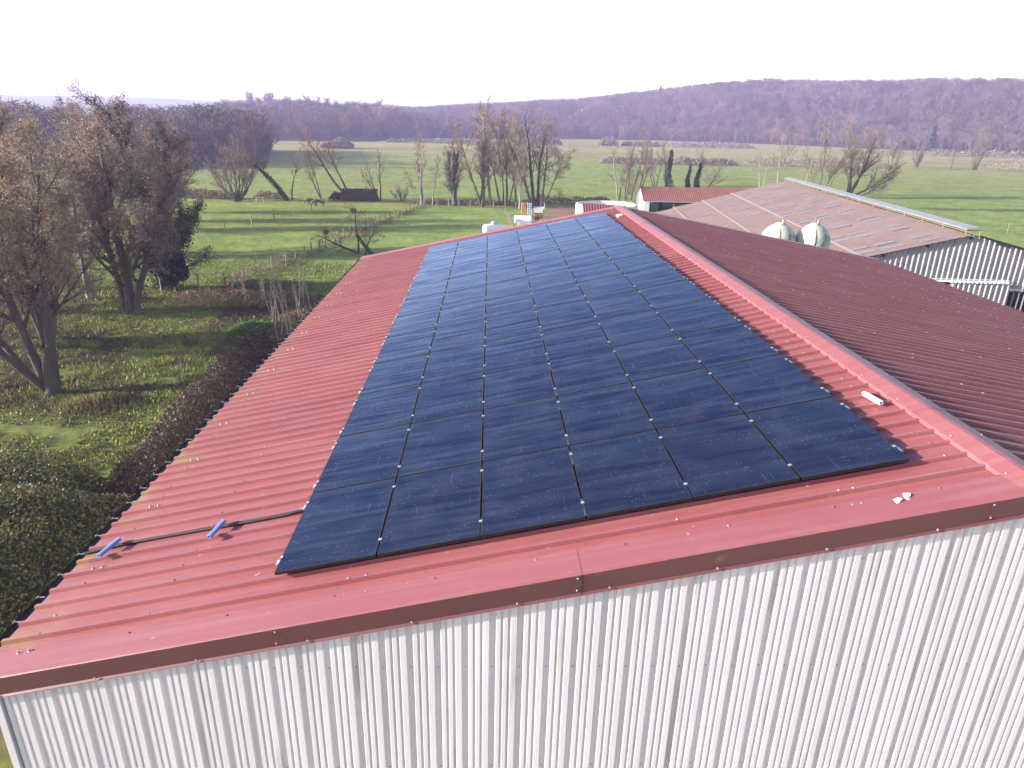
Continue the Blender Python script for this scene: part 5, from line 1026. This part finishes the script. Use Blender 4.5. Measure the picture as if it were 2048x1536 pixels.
# ------------------------------------------------------------------ woods
def forest_proto(rng, kind):
    """unit tree (height 1) of twig quads"""
    A = []; B = []; W0 = []; W1 = []
    def add(a, b, w0, w1): A.append(a); B.append(b); W0.append(w0); W1.append(w1)
    st = 0.02
    add(np.array([0, 0, 0.]), np.array([rng.normal(0, .02), rng.normal(0, .02), 0.55]), 0.03, 0.02); top = B[-1]; add(top, top+np.array([0, 0, 0.35]), 0.02, 0.008)
    wide = {'round': 0.26, 'tall': 0.13, 'birch': 0.11, 'low': 0.36}[kind]
    for i in range(26):
        z = rng.uniform(0.22, 0.85); a = rng.uniform(0, 6.28); L = wide*rng.uniform(0.6, 1.2)*(1.1-0.6*abs(z-0.5)); p = np.array([0, 0, z]); d = np.array([math.cos(a)*L, math.sin(a)*L, L*rng.uniform(0.5, 1.3)]); q = p+d; q[2] = min(q[2], 1.0); add(p, q, 0.012, 0.006)
        for k in range(5):
            t = rng.uniform(0.3, 1); p2 = p+(q-p)*t; e = rng.normal(size=3)*0.07*wide/0.2; e[2] = abs(e[2])*1.5+0.02; p3 = p2+e; p3[2] = min(p3[2], 1.0+rng.uniform(-.05, .02)); add(p2, p3, 0.012, 0.004)
    A, B = np.array(A), np.array(B); return ribbons(A, B, np.array(W0), np.array(W1), rng)
def forest(name, label, X, Y, Hs, seed, tints, kinds, wscale=1.0, thin=1.0):
    rng = np.random.default_rng(seed); protos = [forest_proto(rng, k) for k in kinds for _ in range(3)]; Q = []; T = []
    Z = height(X, Y)-0.3; CL = vnoise(X, Y, 38, seed)
    for i in range(len(X)):
        k = rng.integers(0, len(protos)); p = protos[k]; a = rng.uniform(0, 6.28); c, s = math.cos(a), math.sin(a); h = Hs[i]
        v = p*np.array([h*wscale, h*wscale, h]); Q.append(np.stack([v[..., 0]*c-v[..., 1]*s+X[i], v[..., 0]*s+v[..., 1]*c+Y[i], v[..., 2]+Z[i]], -1))
        tc = tints[rng.integers(0, len(tints))]*rng.uniform(0.7, 1.3)*(0.65+0.7*CL[i]); T.append(np.tile(tc, (len(p), 1)))
    o = npmesh(name, np.concatenate(Q), M['forest'], tint=np.concatenate(T)); return tag(o, label, 'wood', kind='stuff')
def scatter(a0, a1, fr0, fr1, n, rng, jit=0):
    a = rng.uniform(a0, a1, n); t = np.sqrt(rng.uniform(0, 1, n)); hb = np.interp(a, _ha, _hb) if fr0 is None else fr0; r = (hb+6)+t*(fr1); return CAM.x+r*np.sin(np.radians(a)), CAM.y+r*np.cos(np.radians(a)), r, a
TN = [np.array(c) for c in ((1, 1, 1), (1.15, 0.95, 0.95), (0.85, 0.85, 0.9), (1.2, 1.05, 0.9), (0.7, 0.72, 0.75))]
rng = np.random.default_rng(101)
X, Y, r, a = scatter(-7, 43, None, 310, 5200, rng); forest('hillside_wood', 'bare purple brown woodland covering the hillside on the right', X, Y, rng.uniform(10, 17, len(X)), 102, TN, ['round', 'round', 'tall'], 1.25)
X, Y, r, a = scatter(-7, 43, None, 22, 620, rng); forest('woodland_edge', 'paler mixed trees and birches along the foot of the hillside wood', X, Y, rng.uniform(6, 13, len(X)), 103, [t*np.array([1.3, 1.25, 1.15]) for t in TN], ['birch', 'low', 'round', 'tall'], 1.1)
X, Y, r, a = scatter(-20, -6.5, None, 170, 760, rng); forest('valley_wood', 'bare woodland beyond the pale field with tall trees on its skyline', X, Y, rng.uniform(8, 20, len(X)), 104, [t*np.array([1.1, 1.05, 1.0]) for t in TN]+[np.array([1.7, 1.4, 1.1]), np.array([0.5, 0.52, 0.55])], ['round', 'tall', 'low'], 1.15)
X, Y, r, a = scatter(-42, -16.6, 206, 110, 760, rng); forest('left_wood', 'dark bare wood at the edge of the field behind the willow', X, Y, rng.uniform(7, 17.5, len(X))*np.interp(a+rng.normal(0, .3, len(a)), [-42, -18.6, -17.2, -16.4], [1, 1, 0.8, 0.4]), 105, [t*0.9 for t in TN], ['tall', 'tall', 'round'], 1.25)
# tall single trees on the skyline of the valley wood
rng = np.random.default_rng(7)
for k in range(46):
    a = -17.8+k*0.33+rng.uniform(-.2, .2); rr_d = 560+rng.uniform(-60, 60); x = CAM.x+rr_d*math.sin(RAD(a)); y = CAM.y+rr_d*math.cos(RAD(a)); h = rng.uniform(16, 27)*(1 if k < 29 else .8)
    p = np.concatenate([forest_proto(rng, 'tall') for _ in range(2)])*np.array([h*1.0, h*1.0, h])
    o = npmesh('tall_tree', p, M['forest'], tint=np.tile(TN[2]*0.8, (len(p), 1))); o.location = (x, y, gz(x, y)-.5); tag(o, 'tall thin bare tree standing above the valley wood on the skyline', 'tree', 'tall skyline trees above the valley wood')
for lb, px_a, h, rr_d in (('dark pointed conifer on the crest of the hillside wood', 12.9, 20, 880), ('dark conifer group on the slope of the hillside wood, right', 22.3, 17, 800), ('dark ivy covered tree at the foot of the hillside wood, far right', 31.7, 15, 585)):
    x = CAM.x+rr_d*math.sin(RAD(px_a)); y = CAM.y+rr_d*math.cos(RAD(px_a)); n = 1400; z = rng.uniform(0, 1, n); a = rng.uniform(0, 6.28, n); r_ = (1-z)**0.8*h*0.22*rng.uniform(0.5, 1, n)
    root_ = thing('conifer', lb, 'tree', (x, y, gz(x, y)), 0); MB().tube([(0, 0, 0), (0, 0, h*.9)], [0.3, 0.08], 6).build('trunk', M['bark_dark'], root_); npmesh('crown', quads_leaf(rng, np.stack([r_*np.cos(a), r_*np.sin(a), z*h+1], 1), 1.1), M['yew'], root_)

# ------------------------------------------------------------------ air
mh = bpy.data.materials.new('haze'); mh.use_nodes = True; N, L = nodes(mh); N.remove(N['Principled BSDF'])
pv = N.new('ShaderNodeVolumePrincipled'); pv.inputs['Density'].default_value = 0.00050; pv.inputs['Color'].default_value = (0.62, 0.57, 1.0, 1); pv.inputs['Anisotropy'].default_value = 0.2
L.new(pv.outputs[0], N['Material Output'].inputs['Volume'])
o = MB().box((0, 0, 52), (7300, 7300, 110)).build('haze', mh); o['kind'] = 'stuff'
